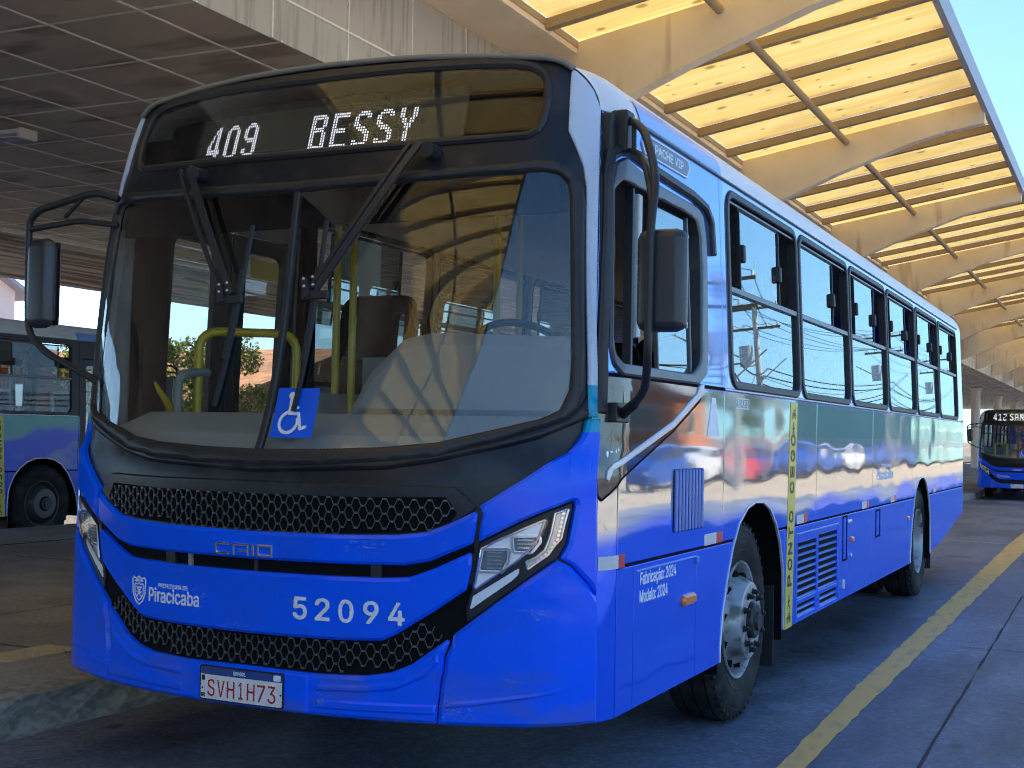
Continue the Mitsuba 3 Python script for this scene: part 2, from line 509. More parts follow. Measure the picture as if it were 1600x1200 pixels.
def front_pt(u, z):
    """the bus front: u runs round it from the centre line, z is the height"""
    u, z = np.asarray(u, float), np.asarray(z, float)
    a = np.abs(u)
    t = np.clip((a - U1) / LU, 0, 1) * np.pi / 2
    x = np.where(a < U1, a, U1 + RX * np.sin(t))
    zc = np.clip(z, .3, 2.9)
    y0, yc = Y0F(zc), YCF(zc)
    y = yc + (y0 - yc) * (1 - (np.minimum(x, 1.25) / 1.25) ** 2.3) + RY * (1 - np.cos(t))
    return np.stack([np.sign(u) * x * (1 - tumble(z) / 1.25), y, z], -1)


def front_n(u, z):
    e = 4e-3
    uc = np.clip(u, -1.36, 1.36)
    du = front_pt(uc + e, z) - front_pt(uc - e, z)
    dz = front_pt(uc, z + 0.03) - front_pt(uc, z - 0.03)
    n = np.cross(du, dz)
    return n / np.linalg.norm(n, axis=-1, keepdims=True)


def to_front(mesh):
    v = np.asarray(mesh.vertices)
    return trimesh.Trimesh(front_pt(v[:, 0], v[:, 1]) + front_n(v[:, 0], v[:, 1]) * v[:, 2:3], mesh.faces, process=False)


def side_x(y, z):
    """half width of the body at y: rounded into the front at the corner"""
    y, z = np.broadcast_arrays(np.asarray(y, float), np.asarray(z, float))
    out = 1.25 - tumble(z)
    near = y < .55
    if near.any():
        yn, zn = y[near], z[near]
        lo, hi = np.full(yn.shape, U1), np.full(yn.shape, U1 + LU)
        for _ in range(30):
            m = (lo + hi) / 2
            g = front_pt(m, zn)[..., 1] < yn
            lo, hi = np.where(g, m, lo), np.where(g, hi, m)
        out = np.array(out)
        out[near] = front_pt(hi, zn)[..., 0]
    return out


def to_side(mesh, s=1):
    v = np.asarray(mesh.vertices)
    yy = np.maximum(v[:, 0], .06)
    dx = (side_x(yy + .004, v[:, 1]) - side_x(yy - .004, v[:, 1])) / .008
    n = 1 / np.sqrt(1 + dx * dx)
    w = np.column_stack([s * (side_x(v[:, 0], v[:, 1]) + v[:, 2] * n), v[:, 0] - v[:, 2] * n * dx, v[:, 1]])
    return trimesh.Trimesh(w, mesh.faces if s > 0 else np.asarray(mesh.faces)[:, ::-1], process=False)


def fplate(poly, d0, d1, bev=0.0, L=0.05):
    return to_front(prism(poly, d0, d1, bev, L))


def splate(poly, d0, d1, bev=0.0, s=1, L=0.25):
    if L and poly.bounds[0] < .5:
        L = min(L, .06)
    return to_side(prism(poly, d0, d1, bev, L), s)


def sym(half):
    """closed outline from the right half (bottom/top order free): mirrored at u = 0"""
    h = [(max(u, 0.0), z) for u, z in half]
    p = Polygon(h + [(-u, z) for u, z in h[::-1]])
    return p.buffer(0)


def mirror_poly(p):
    from shapely import affinity
    return affinity.scale(p, -1, 1, origin=(0, 0))


def ftext(s, h, u0, z0, d=0.02, bold=False, width=None, depth=0.0015):
    m = meshkit.text_mesh(s, h, depth, bold)
    v = np.array(m.vertices)
    if width:
        v[:, 0] = (v[:, 0] - v[:, 0].min()) * width / np.ptp(v[:, 0])
    v[:, 0] += u0
    v[:, 1] += z0
    v[:, 2] += d
    return to_front(trimesh.Trimesh(v, m.faces, process=False))


def stext(s, h, y0, z0, d=0.004, bold=False, width=None, vertical=False, sgn=1, depth=0.0015):
    m = meshkit.text_mesh(s, h, depth, bold)
    v = np.array(m.vertices)
    if width:
        v[:, 0] = (v[:, 0] - v[:, 0].min()) * width / np.ptp(v[:, 0])
    x, y = v[:, 0].copy(), v[:, 1].copy()
    f = np.asarray(m.faces)
    if vertical and sgn > 0:
        v[:, 0], v[:, 1] = y0 - y, z0 + x
    elif vertical:
        v[:, 0], v[:, 1] = y0 - y, z0 - x
        f = f[:, ::-1]
    else:
        v[:, 0], v[:, 1] = y0 + x * sgn, z0 + y
        if sgn < 0:
            f = f[:, ::-1]
    v[:, 2] += d
    return to_side(trimesh.Trimesh(v, f, process=False), sgn)


ARC = lambda t: (1.207 - .24 + .24 * np.cos(t), 2.62 + .24 * np.sin(t))
SEC = [(float(side_x(5.0, z)), z) for z in (2.655,)] + [ARC(t) for t in np.linspace(.16, 1.42, 9)] + [(.75, 2.875), (.4, 2.893), (0.0, 2.90)]


def roof_z(x):
    s = np.array(SEC)
    return np.interp(np.abs(x), s[::-1, 0], s[::-1, 1])


# ------------------------------------------------------------------ the bus
WIN0, WPITCH, NWIN = 1.700, 1.47, 6
WHEEL_Y = (2.14, 8.10)
REAR = 10.93


def lathe_wheel(front=True):
    """wheel at the origin, axis x, outer face towards +x; returns {part: (mesh, material, smooth)}"""
    R = .505
    tyre = lathe([(-.27, .30), (-.275, .36), (-.272, .44), (-.245, .485), (-.205, .500), (-.19, .500), (-.185, .488), (-.178, .488), (-.173, .503), (-.125, .505), (-.12, .492),
                  (-.112, .492), (-.107, .505), (-.06, .504), (-.055, .490), (-.047, .490), (-.042, .502), (-.015, .488), (.004, .466), (.010, .445), (.008, .44), (.015, .425), (.016, .385), (.008, .355), (.010, .35),
                  (0.0, .32), (-.008, .298), (-.02, .29)], 64)
    lug = []
    for k in range(46):
        a = k * 2 * np.pi / 46
        b = rbox(-.045, .002, -.012, .012, .468, .4905, .004)
        b.apply_transform(trimesh.transformations.rotation_matrix(a, [1, 0, 0]))
        lug.append(b)
    if front:
        rim = lathe([(-.02, .287), (-.004, .296), (.004, .292), (.003, .284), (-.02, .268), (-.11, .262), (-.125, .25), (-.05, .235), (.03, .205), (.055, .19), (.060, .18), (.060, .095), (.052, .09), (.052, .0)], 56)
        face, nut_r, nut_x = .06, .142, .06
    else:
        rim = lathe([(-.02, .287), (-.004, .296), (.004, .292), (.003, .284), (-.02, .268), (-.06, .262), (-.13, .24), (-.155, .20), (-.15, .12), (-.10, .11), (-.06, .10), (-.055, .0)], 56)
        face, nut_r, nut_x = -.152, .155, -.15
    parts = {'tyre': (cat([tyre] + lug), 'm_tyre', 35), 'rim': (rim, 'm_rim', 32)}
    hub = lathe([(face - .02, .09), (face + .02, .088), (face + .03, .078), (face + .03, .05), (face + .045, .045), (face + .045, 0)], 32)
    parts['hub'] = (hub, 'm_dark_metal', 30)
    nuts, holes = [], []
    for k in range(10):
        a = k * 2 * np.pi / 10 + .17
        c = lathe([(nut_x - .01, .020), (nut_x + .004, .020), (nut_x + .006, .015), (nut_x + .026, .0145), (nut_x + .028, .009), (nut_x + .036, .008), (nut_x + .037, 0)], 6)
        c.apply_translation([0, nut_r * math.cos(a), nut_r * math.sin(a)])
        nuts.append(c)
        h = trimesh.creation.cylinder(.021, .03, sections=14)
        h.apply_transform(trimesh.transformations.rotation_matrix(np.pi / 2 - .35, [0, 1, 0]))
        h.apply_translation([-.022 if front else -.142, .228, 0])
        h.apply_transform(trimesh.transformations.rotation_matrix(a + .3, [1, 0, 0]))
        holes.append(h)
    parts['hand_hole'] = holes
    parts['nut'] = nuts
    return parts


def hex_mesh(poly, pu=.053, pz=.0265, d=0.0):
    """expanded grille mesh clipped to an outline: dashes at the nodes and thin diagonals"""
    u0, z0, u1, z1 = poly.bounds
    bars = []

    def bar(a, b, w, dd):
        a, b = np.array(a), np.array(b)
        if not poly.contains(LineString([a, b])):
            if not (poly.contains(Point(a)) and poly.contains(Point((a + b) / 2))):
                return
            b = a + (b - a) * .8
        t = (b - a) / np.linalg.norm(b - a)
        n = np.array([-t[1], t[0]]) * w / 2
        q = np.array([a + n, b + n, b - n, a - n])
        v = np.vstack([np.column_stack([q, np.full(4, d - .006)]), np.column_stack([q, np.full(4, d + dd)])])
        f = np.array([[4, 7, 6], [4, 6, 5], [0, 4, 5], [0, 5, 1], [1, 5, 6], [1, 6, 2], [2, 6, 7], [2, 7, 3], [3, 7, 4], [3, 4, 0]])
        bars.append(trimesh.Trimesh(v, f[:, ::-1] if np.cross(q[1] - q[0], q[2] - q[1]) > 0 else f, process=False))
    nz = int((z1 - z0) / pz) + 2
    nu = int((u1 - u0) / pu) + 2
    w = .0075
    for j in range(nz):
        for i in range(-1, nu):
            u = u0 + i * pu + (j % 2) * pu / 2
            z = z0 + j * pz + .004
            bar((u - w, z), (u + w, z), .0072, .005)
            for s in (-1, 1):
                e = u + s * pu / 2
                bar((u + s * w, z), (e - s * w, z + pz), .0026, .0)
    return to_front(cat(bars))


GLYPH = {
    '4': ['....##.', '...###.', '...###.', '..#.##.', '..#.##.', '.##.##.', '.#..##.', '##..##.', '##..##.', '#######', '#######', '....##.', '....##.', '....##.'],
    '0': ['..###..', '.#####.', '##...##', '##...##', '##...##', '##...##', '##...##', '##...##', '##...##', '##...##', '##...##', '##...##', '.#####.', '..###..'],
    '9': ['..###..', '.#####.', '##...##', '##...##', '##...##', '##...##', '.######', '..#####', '.....##', '.....##', '##...##', '##...##', '.#####.', '..###..'],
    'B': ['######.', '#######', '##...##', '##...##', '##...##', '######.', '######.', '##...##', '##...##', '##...##', '##...##', '##...##', '#######', '######.'],
    'E': ['#######', '#######', '##.....', '##.....', '##.....', '##.....', '######.', '######.', '##.....', '##.....', '##.....', '##.....', '#######', '#######'],
    'S': ['..####.', '.######', '##...##', '##.....', '##.....', '###....', '.####..', '..####.', '....###', '.....##', '.....##', '##...##', '######.', '.####..'],
    'Y': ['##...##', '##...##', '##...##', '##...##', '.##.##.', '.##.##.', '..###..', '..###..', '...#...', '..##...', '..##...', '..##...', '..##...', '..##...'],
    '1': ['...##..', '..###..', '.####..', '##.##..', '...##..', '...##..', '...##..', '...##..', '...##..', '...##..', '...##..', '...##..', '#######', '#######'],
    '2': ['.#####.', '#######', '##...##', '.....##', '.....##', '....##.', '...##..', '..##...', '.##....', '##.....', '##.....', '##.....', '#######', '#######'],
    'A': ['..###..', '.#####.', '##...##', '##...##', '##...##', '##...##', '##...##', '#######', '#######', '##...##', '##...##', '##...##', '##...##', '##...##'],
    'N': ['##...##', '###..##', '###..##', '####.##', '####.##', '##.#.##', '##.#.##', '##.####', '##.####', '##..###', '##..###', '##...##', '##...##', '##...##'],
    'T': ['#######', '#######', '..###..', '..###..', '..###..', '..###..', '..###..', '..###..', '..###..', '..###..', '..###..', '..###..', '..###..', '..###..'],
    'O': ['.#####.', '#######', '##...##', '##...##', '##...##', '##...##', '##...##', '##...##', '##...##', '##...##', '##...##', '##...##', '#######', '.#####.'],
    'L': ['##.....', '##.....', '##.....', '##.....', '##.....', '##.....', '##.....', '##.....', '##.....', '##.....', '##.....', '##.....', '#######', '#######'],
    'I': ['.######', '.######', '...##..', '...##..', '...##..', '...##..', '...##..', '...##..', '...##..', '...##..', '...##..', '...##..', '.######', '.######'],
    'M': ['##...##', '###.###', '#######', '##.#.##', '##.#.##', '##...##', '##...##', '##...##', '##...##', '##...##', '##...##', '##...##', '##...##', '##...##'],
    'P': ['######.', '#######', '##...##', '##...##', '##...##', '##...##', '#######', '######.', '##.....', '##.....', '##.....', '##.....', '##.....', '##.....'],
    ' ': ['.......'] * 14}


def dots(cells, d, r=.0036):
    """one little square pyramid per lit dot"""
    c = np.asarray(cells, float)
    o = np.array([[-r, -r, 0], [r, -r, 0], [r, r, 0], [-r, r, 0], [0, 0, r * .6]])
    v = (np.column_stack([c, np.full(len(c), d)])[:, None] + o[None]).reshape(-1, 3)
    q = np.array([[0, 1, 4], [1, 2, 4], [2, 3, 4], [3, 0, 4]])
    f = (q[None] + 5 * np.arange(len(c))[:, None, None]).reshape(-1, 3)
    return to_front(trimesh.Trimesh(v, f, process=False))


PITCHU, PITCHZ = .0115, .0117


def led_cells(words, z0=2.562, pu=None, pz=None):
    pu, pz = pu or PITCHU, pz or PITCHZ
    on = []
    for s, u in words:
        for ch in s:
            g = GLYPH[ch]
            for r, row in enumerate(g):
                for c, x in enumerate(row):
                    if x == '#':
                        on.append((u + c * pu, z0 + (13 - r) * pz))
            u += 9.3 * pu
    return on


def arch_poly(yc, grow=0.0):
    h = [(-.60, .30), (-.595, .45), (-.565, .60), (-.495, .75), (-.40, .90), (-.29, 1.01), (-.15, 1.075), (.0, 1.10), (.16, 1.095), (.30, 1.055), (.43, .97), (.53, .86), (.60, .70), (.615, .52), (.61, .30)]
    return Polygon([(yc + y * (1 + grow / .6), .25 if z == .30 else z + grow) for y, z in h])


def win_rect(k):
    a = WIN0 + k * WPITCH
    return rrect(a, a + 1.435, 1.652, 2.622, .11)


def body_side(B, s):
    """all parts of one side; s = +1 the driver's side, -1 the door side"""
    A = lambda name, mesh, m, sm=30, **k: add(f'{B}__{name}', mesh, m, sm, **k)
    arches = unary_union([arch_poly(2.17), arch_poly(7.82)])
    g = .008
    skirt = Polygon([(.112, .375), (7.3, .375), (8.5, .385), (9.3, .44), (REAR, .64), (REAR, 2.66), (.250, 2.66), (.231, 2.6), (.193, 2.4), (.159, 2.1), (.131, 1.8), (.110, 1.5), (.102, 1.2), (.104, .9), (.111, .6)])
    wins = [win_rect(k) for k in range(NWIN)]
    if s > 0:
        dw = smoothed([(.203, 2.044), (.183, 1.75), (.196, 1.685), (.245, 1.646), (1.19, 1.65), (1.296, 1.695), (1.322, 1.771), (1.351, 2.18), (1.344, 2.315), (1.308, 2.419), (1.21, 2.445), (.721, 2.451), (.529, 2.466), (.338, 2.490), (.274, 2.46), (.233, 2.36)], .03)
        holes = unary_union([w.buffer(-.012) for w in wins] + [dw.buffer(-.012)])
        door = None
    else:
        dw = None
        door = rrect(.45, 1.58, .40, 2.42, .05)
        holes = unary_union([w.buffer(-.012) for w in wins] + [door])
    # the dark inner wall seen in the gaps and from inside
    add(f'{B}__inner_wall', splate(skirt.difference(holes).difference(arches.buffer(.02)), -.05, -.022, 0, s), 'm_interior_light' if False else 'm_panel_grey', False)
    add(f'{B}__side_backing', splate(skirt.difference(holes).difference(arches.buffer(.01)), -.0215, -.012, 0, s), 'm_void', False)
    cuts = [('side_panel', sbox(-1, 1.648, 1.600, 9)), ('side_panel', sbox(1.600, 1.648, 20, 9))]
    seams = [.232, 1.600, 3.56, 5.42, 7.305, 9.07, 10.76, 20]
    for a, b in zip(seams[:-1], seams[1:]):
        cuts.append(('side_panel', sbox(a, .932, b, 1.642)))
    cuts.append(('side_panel', sbox(-1, 0, .232, 1.642)))
    low = [.232, .418, 1.200, 2.0, 2.79, 3.05, 4.24, 4.52, 5.41, 7.0, 8.0, 9.07, 10.76, 20]
    for a, b in zip(low[:-1], low[1:]):
        cuts.append(('skirt_panel', sbox(a, 0, b, .926)))
    grille = [rrect(3.105, 3.60, .50, .825, .004), rrect(3.645, 4.20, .50, .84, .004), rrect(3.105, 3.56, .405, .475, .004), rrect(3.69, 4.19, .40, .475, .004)] if s > 0 else []
    solid = skirt.difference(holes).difference(arches)
    if grille:
        solid = solid.difference(unary_union(grille))
    for nm, c in cuts:
        q = c.buffer(-g / 2, join_style=2).intersection(solid)
        for pc in polys(q):
            if pc.area > .004:
                A(nm, splate(pc, -.0118, .0, .002, s), 'm_gloss_dark' if s < 0 and pc.bounds[1] > 1.6 else 'm_side_paint')
    for yc in (2.17, 7.82):
        ring = arch_poly(yc).difference(arch_poly(yc, -.010)).intersection(sbox(-5, .378, 20, 9))
        A('arch_trim', splate(ring, -.008, .005, .002, s, .1), 'm_silver')
        # the dark housing round the wheel
        a = np.array(arch_poly(yc, .0).exterior.coords)[:15]
        v, f = [], []
        for (y, z) in a:
            x = float(side_x(2.0, z)) - .01
            v += [[s * x, y, max(z, .32)], [s * .62, y, max(z, .32)]]
        for i in range(14):
            f += [[2 * i, 2 * i + 1, 2 * i + 3], [2 * i, 2 * i + 3, 2 * i + 2]]
        inner = trimesh.creation.box(bounds=[[min(s * .60, s * .62), a[:, 0].min(), .32], [max(s * .60, s * .62), a[:, 0].max(), 1.12]])
        A('wheel_housing', cat([trimesh.Trimesh(v, f, process=False), inner]), 'm_void', False)
    if grille:
        nm = f'{B}__engine_vent'
        for gi, q in enumerate(grille):
            y0, z0, y1, z1 = q.bounds
            n = max(2, int(round((z1 - z0) / .042)))
            key = key_for(nm)
            scene[key] = mikit.ply(splate(q.buffer(.004), -.05, -.045, 0, s), 'm_void')
            for i in range(n):
                z = z0 + (i + .5) * (z1 - z0) / n
                sl = to_side(trimesh.Trimesh(np.array([(y0, z - .012, .0), (y1, z - .012, .0), (y1, z + .008, -.03), (y0, z + .008, -.03), (y0, z - .018, -.002), (y1, z - .018, -.002), (y1, z + .002, -.034), (y0, z + .002, -.034)]),
                             np.array([[0, 1, 2], [0, 2, 3], [4, 6, 5], [4, 7, 6], [0, 4, 5], [0, 5, 1], [3, 2, 6], [3, 6, 7]]), process=False), s)
                add(f'{key}__slat', sl, 'm_slat_blue')
        A('vent_door_edge', cat([splate(sbox(3.055, .872, 4.225, .882), 0, .006, .002, s), splate(sbox(3.055, .40, 3.063, .872), 0, .005, .002, s), splate(sbox(4.222, .40, 4.232, .872), 0, .005, .002, s)]), 'm_slat_blue')
    # windows
    panes = [(.16, .745), (.015, .70), (.14, .70), (.13, .70), (.12, .72), (.11, .72)]
    for k, w in enumerate(wins):
        wk = A('window', splate(w.difference(w.buffer(-.040)), -.045, .010, .006, s), 'm_rubber')
        y0, _, y1, _ = w.buffer(-.040).bounds
        inner = w.buffer(-.038)
        add(f'{wk}__bar', splate(sbox(y0 - .002, 2.118, y1 + .002, 2.150), -.03, .004, .004, s), 'm_window_frame', 30)
        add(f'{wk}__top_rail', splate(inner.intersection(sbox(y0, 2.555, y1, 2.57)), -.03, .000, .003, s), 'm_window_frame', 30)
        lo = inner.intersection(sbox(-5, 1.0, 20, 2.12))
        add(f'{wk}__lower_pane', to_side(flat(lo, -.012), s), 'm_side_glass')
        fa, fb = panes[k]
        pa, pb = y0 + fa * (y1 - y0), y0 + fb * (y1 - y0)
        up = inner.intersection(sbox(pa, 2.15, pb, 2.558))
        add(f'{wk}__sliding_pane', to_side(flat(up, -.014), s), 'm_side_glass')
        fr = [sbox(pb - .012, 2.15, pb, 2.548)] + ([sbox(pa, 2.15, pa + .012, 2.548)] if fa > .05 else [])
        for q in fr:
            add(f'{wk}__pane_edge', splate(q, -.022, -.006, 0, s), 'm_rubber', 30)
        lt = [rrect(pb - .055, pb - .015, 2.27, 2.36, .012)] + ([rrect(pa + .012, pa + .052, 2.29, 2.38, .012)] if fa > .05 else [])
        for q in lt:
            add(f'{wk}__latch', splate(q, -.013, .012, .006, s), 'm_rubber', 30)
    # rail under the roof and belt mouldings
    A('roof_rail', splate(sbox(.50, 2.645, 10.6, 2.659), 0, .010, .004, s, .4), 'm_window_frame')
    A('belt_moulding', splate(sbox(1.61, 1.640, 10.75, 1.651), -.002, .006, .003, s, .4), 'm_silver')
    # reflective tape
    for (a, sp) in ((.120, .19), (1.31, .285), (3.07, .26), (5.02, .26), (6.2, .26), (8.6, .2)):
        zt = .925 if a < 1 else .935
        t = A('reflective_tape', splate(sbox(a, zt, a + sp * .64, zt + .05), .0005, .002, 0, s), 'm_grey_tape', False)
        add(f'{t}__red_end', splate(sbox(a + sp * .64, zt, a + sp, zt + .05), .0005, .002, 0, s), 'm_red_tape')
    # yellow warning strip
    st = A('warning_strip', splate(Polygon([(2.805, .372), (2.972, .372), (3.055, 1.625), (2.888, 1.625)]), .0006, .0022, 0, s), 'm_yellow_print', False)
    letters = 'PONTO CEGO'
    zs = [.64, .765, .865, .945, 1.02, None, 1.135, 1.21, 1.285, 1.36]
    zs = [.60 + .088 * i for i in range(5)] + [None] + [1.115 + .088 * i for i in range(4)]
    lm = []
    for ch, z in zip(letters, zs):
        if z is None:
            continue
        c = 2.888 + (z - .372) / 1.253 * .083
        if s > 0:
            lm.append(stext(ch, .088, c + .044, z, .0026, True, .066, True, 1))
        else:
            zz = 1.50 - (z - .60)
            c = 2.888 + (zz - .372) / 1.253 * .083
            lm.append(stext(ch, .088, c + .044, zz, .0026, True, .066, True, -1))
    add(f'{st}__lettering', cat(lm), 'm_black_print')
    ic = []
    for zc, yo in ((.43, 2.893), (.515, 2.898), (1.475, 2.962), (1.56, 2.968)):
        P2 = lambda pts, w=.011: LineString([(yo + a, zc + b) for a, b in pts]).buffer(w / 2)
        if zc in (.43, 1.56):      # a bicycle
            q = unary_union([Point(yo - .028, zc - .012).buffer(.018).difference(Point(yo - .028, zc - .012).buffer(.011)), Point(yo + .03, zc - .012).buffer(.018).difference(Point(yo + .03, zc - .012).buffer(.011)),
                             P2([(-.028, -.012), (-.008, .02), (.02, .02), (.03, -.012)], .006), P2([(-.008, .02), (.002, -.012), (.02, .02), (.026, .034)], .006)])
        else:                        # a walker with a stick
            q = unary_union([Point(yo, zc + .03).buffer(.010), P2([(0, .018), (-.004, -.004)], .016), P2([(-.004, -.004), (.016, -.034)], .009), P2([(-.004, -.004), (-.022, -.034)], .009), P2([(0, .014), (.026, .0)], .007), P2([(0, .014), (-.022, -.002)], .007)])
        ic.append(splate(q, .0022, .003, 0, s))
    add(f'{st}__symbol', cat(ic), 'm_black_print')
    # wheels
    for i, yw in enumerate(WHEEL_Y):
        wk = key_for(f'{B}__wheel')
        labels[wk] = {}
        tm = T().translate([s * 1.185, yw, .505]) if s > 0 else T().translate([-1.185, yw, .505]).rotate([0, 0, 1], 180)
        for n, val in WHEELS[i].items():
            for (m_, mt, sm) in ([val] if isinstance(val, tuple) else [(h, 'm_void' if n == 'hand_hole' else 'm_dark_metal', 30) for h in val]):
                k2 = key_for(f'{wk}__{n}')
                ck = id(m_)
                if ck not in PLYC:
                    PLYC[ck] = mikit.ply(m_, mt, smooth=sm)
                scene[k2] = {**PLYC[ck], 'to_world': tm}
        del labels[wk]
        if i == 0:
            A('mud_flap', bx(s * .90, s * 1.21, 2.72, 2.732, .18, .62), 'm_rubber', False)
        else:
            A('mud_flap', bx(s * .80, s * 1.21, 8.72, 8.732, .20, .60), 'm_rubber', False)
            inner = trimesh.creation.cylinder(.5, .28, sections=40)
            inner.apply_transform(trimesh.transformations.rotation_matrix(np.pi / 2, [0, 1, 0]))
            inner.apply_translation([s * .72, yw, .505])
            A('inner_tyre', inner, 'm_tyre', 30)
    return dw, door


def flat(poly, d, L=None):
    V, F, o = [], [], 0
    for p in polys(poly):
        r = rings_of(p)
        pts = np.vstack(r)
        F.append(np.array(m3.triangulate(r)) + o)
        V.append(np.column_stack([pts, np.full(len(pts), d)]))
        o += len(pts)
    return trimesh.Trimesh(np.vstack(V), np.vstack(F), process=False)


PLYC = {}
WHEELS = [lathe_wheel(True), lathe_wheel(False)]
mat('m_slat_blue', (0.05, 0.16, 0.52), 0.22, specular=0.6, clearcoat=0.6)

# ---- front outlines, right half, (u, z) in metres on the front skin
H_FRAME = [(0.0, 1.226), (0.45, 1.224), (0.767, 1.227), (0.798, 1.224), (0.833, 1.193), (0.867, 1.155)]
H_MESHUP = [(0.0, 1.172), (0.474, 1.174), (0.763, 1.182), (0.799, 1.128), (0.772, 1.096), (0.698, 1.066), (0.599, 1.054), (0.394, 1.047), (0.0, 1.043)]
H_LIPTOP = [(0.0, 1.038), (0.394, 1.042), (0.599, 1.049), (0.698, 1.061), (0.772, 1.091), (0.864, 1.141)]
H_LIP = H_LIPTOP + [(.871, 1.130), (.866, 1.075), (.856, 1.026), (.715, .960), (.629, .942), (.394, .937), (0, .935)]
H_MAIN = [(0.0, 0.888), (0.393, 0.89), (0.551, 0.893), (0.641, 0.899), (0.729, 0.934), (0.854, 0.997), (0.853, 0.946), (0.836, 0.861), (0.729, 0.781), (0.598, 0.693), (0.544, 0.667), (0.394, 0.66), (0.0, 0.656)]
H_BUMPTOP = [(0.0, 0.535), (0.299, 0.531), (0.488, 0.538), (0.578, 0.555), (0.652, 0.588), (0.773, 0.682)]
H_BUMP = H_BUMPTOP + [(.788, .697), (.782, .67), (.765, .625), (.762, .566), (.755, .543), (.745, .436), (.742, .383), (0, .383)]
CORNER = [(0.796, 0.701), (0.988, 0.861), (1.115, 0.97), (1.15, 0.95), (1.205, 0.879), (1.23, 0.836), (1.2375, 0.812), (1.2415, 0.578), (1.2415, 0.383), (0.747, 0.382), (0.75, 0.435), (0.76, 0.542), (0.766, 0.565), (0.771, 0.621), (0.79, 0.667)]
HEADL = [(0.878, 1.03), (1.007, 1.104), (1.088, 1.146), (1.156, 1.178), (1.16, 1.159), (1.147, 1.071), (1.141, 1.026), (1.121, 0.982), (1.115, 0.975), (0.988, 0.866), (0.838, 0.741), (0.832, 0.789), (0.851, 0.859), (0.868, 0.984)]
FENDER = [(0.877, 1.159), (1.018, 1.26), (1.083, 1.313), (1.13, 1.35), (1.162, 1.4), (1.177, 1.44), (1.182, 1.473), (1.198, 1.479), (1.30, 1.478), (1.30, 0.800), (1.2412, 0.805), (1.236, 0.839), (1.21, 0.883), (1.154, 0.955), (1.123, 0.977), (1.145, 1.025), (1.152, 1.069), (1.164, 1.159), (1.162, 1.184), (1.154, 1.184), (1.088, 1.151), (1.007, 1.109), (0.874, 1.033), (0.882, 1.099), (0.888, 1.135)]
LENS = [(0.882, 1.011), (0.859, 0.871), (0.867, 0.863), (1.006, 0.971), (1.053, 1.025), (1.064, 1.051), (1.084, 1.121), (0.987, 1.069), (0.936, 1.044)]
DRL = [(1.106, 1.138), (1.145, 1.156), (1.135, 1.11), (1.124, 1.047), (1.107, 1.024), (1.089, 0.99), (1.03, 0.937), (1.026, 0.965), (1.055, 0.982), (1.079, 1.007), (1.088, 1.039), (1.095, 1.068)]
STRIP = [(0.846, 0.789), (0.857, 0.839), (1.007, 0.944), (1.003, 0.92), (0.984, 0.898)]
PROJ1 = [(0.89, 1.005), (0.971, 1.007), (0.968, 0.967), (0.95, 0.93), (0.877, 0.931)]
PROJ2 = [(0.988, 1.001), (0.984, 1.051), (1.062, 1.054), (1.063, 1.037), (1.04, 1.001)]
H_WSOUT = [(0.0, 2.397), (0.385, 2.407), (0.653, 2.416), (0.899, 2.428), (0.997, 2.439), (1.06, 2.436), (1.119, 2.405), (1.159, 2.349), (1.171, 2.286), (1.172, 2.08), (1.175, 1.705), (1.172, 1.582), (1.155, 1.511), (1.117, 1.469), (1.04, 1.435), (0.896, 1.384), (0.712, 1.33), (0.532, 1.307), (0.286, 1.29), (0.0, 1.282)]
H_WSGL = [(0.0, 2.352), (0.389, 2.362), (0.657, 2.373), (0.807, 2.383), (1.027, 2.393), (1.079, 2.383), (1.109, 2.35), (1.12, 2.297), (1.127, 2.078), (1.133, 1.704), (1.128, 1.582), (1.104, 1.51), (1.077, 1.492), (1.037, 1.471), (0.891, 1.43), (0.703, 1.379), (0.519, 1.358), (0.268, 1.345), (0.0, 1.34)]
H_RIDGE = [(0.0, 1.288), (0.286, 1.296), (0.532, 1.313), (0.712, 1.336), (0.896, 1.39), (1.04, 1.441), (1.117, 1.475), (1.161, 1.521), (1.188, 1.562), (1.197, 1.493), (1.19, 1.479), (1.159, 1.462), (1.043, 1.4), (0.899, 1.356), (0.716, 1.311), (0.537, 1.279), (0.0, 1.256)]
H_SIGNOUT = [(0.0, 2.88), (0.359, 2.876), (0.741, 2.87), (0.843, 2.865), (0.952, 2.84), (0.997, 2.811), (1.02, 2.773), (1.033, 2.684), (1.022, 2.593), (0.999, 2.549), (0.956, 2.525), (0.798, 2.515), (0.512, 2.503), (0.0, 2.498)]
H_SIGNGL = [(0.0, 2.826), (0.373, 2.829), (0.751, 2.826), (0.86, 2.821), (0.936, 2.807), (0.973, 2.787), (0.989, 2.76), (1.001, 2.667), (0.989, 2.581), (0.971, 2.561), (0.942, 2.552), (0.795, 2.544), (0.371, 2.533), (0.0, 2.531)]
BLACK_EDGE = [(1.116, 2.846), (1.09, 2.825), (1.087, 2.791), (1.096, 2.641), (1.1, 2.557), (1.132, 2.487), (1.159, 2.419), (1.173, 2.34), (1.178, 2.082), (1.188, 1.512), (1.19, 1.485)]


EDGE_CLIP = Polygon([(u - .003, z) for z, u in EDGE] + [(-u + .003, z) for z, u in EDGE[::-1]])


ROOF_X = float(side_x(5.0, 2.655))
FRONT_X = float(front_pt(1.206, 2.66)[0])


def top_u(u):
    """upper edge of the front skin: just under the roof curve"""
    x = front_pt(u, 2.7)[..., 0]
    return roof_z(x * ROOF_X / FRONT_X) - .004


def shell_outline():
    us = np.linspace(-1.24, 1.24, 75)
    return Polygon([(u, float(top_u(u))) for u in us] + [(1.25, .40), (-1.25, .40)]).buffer(0)


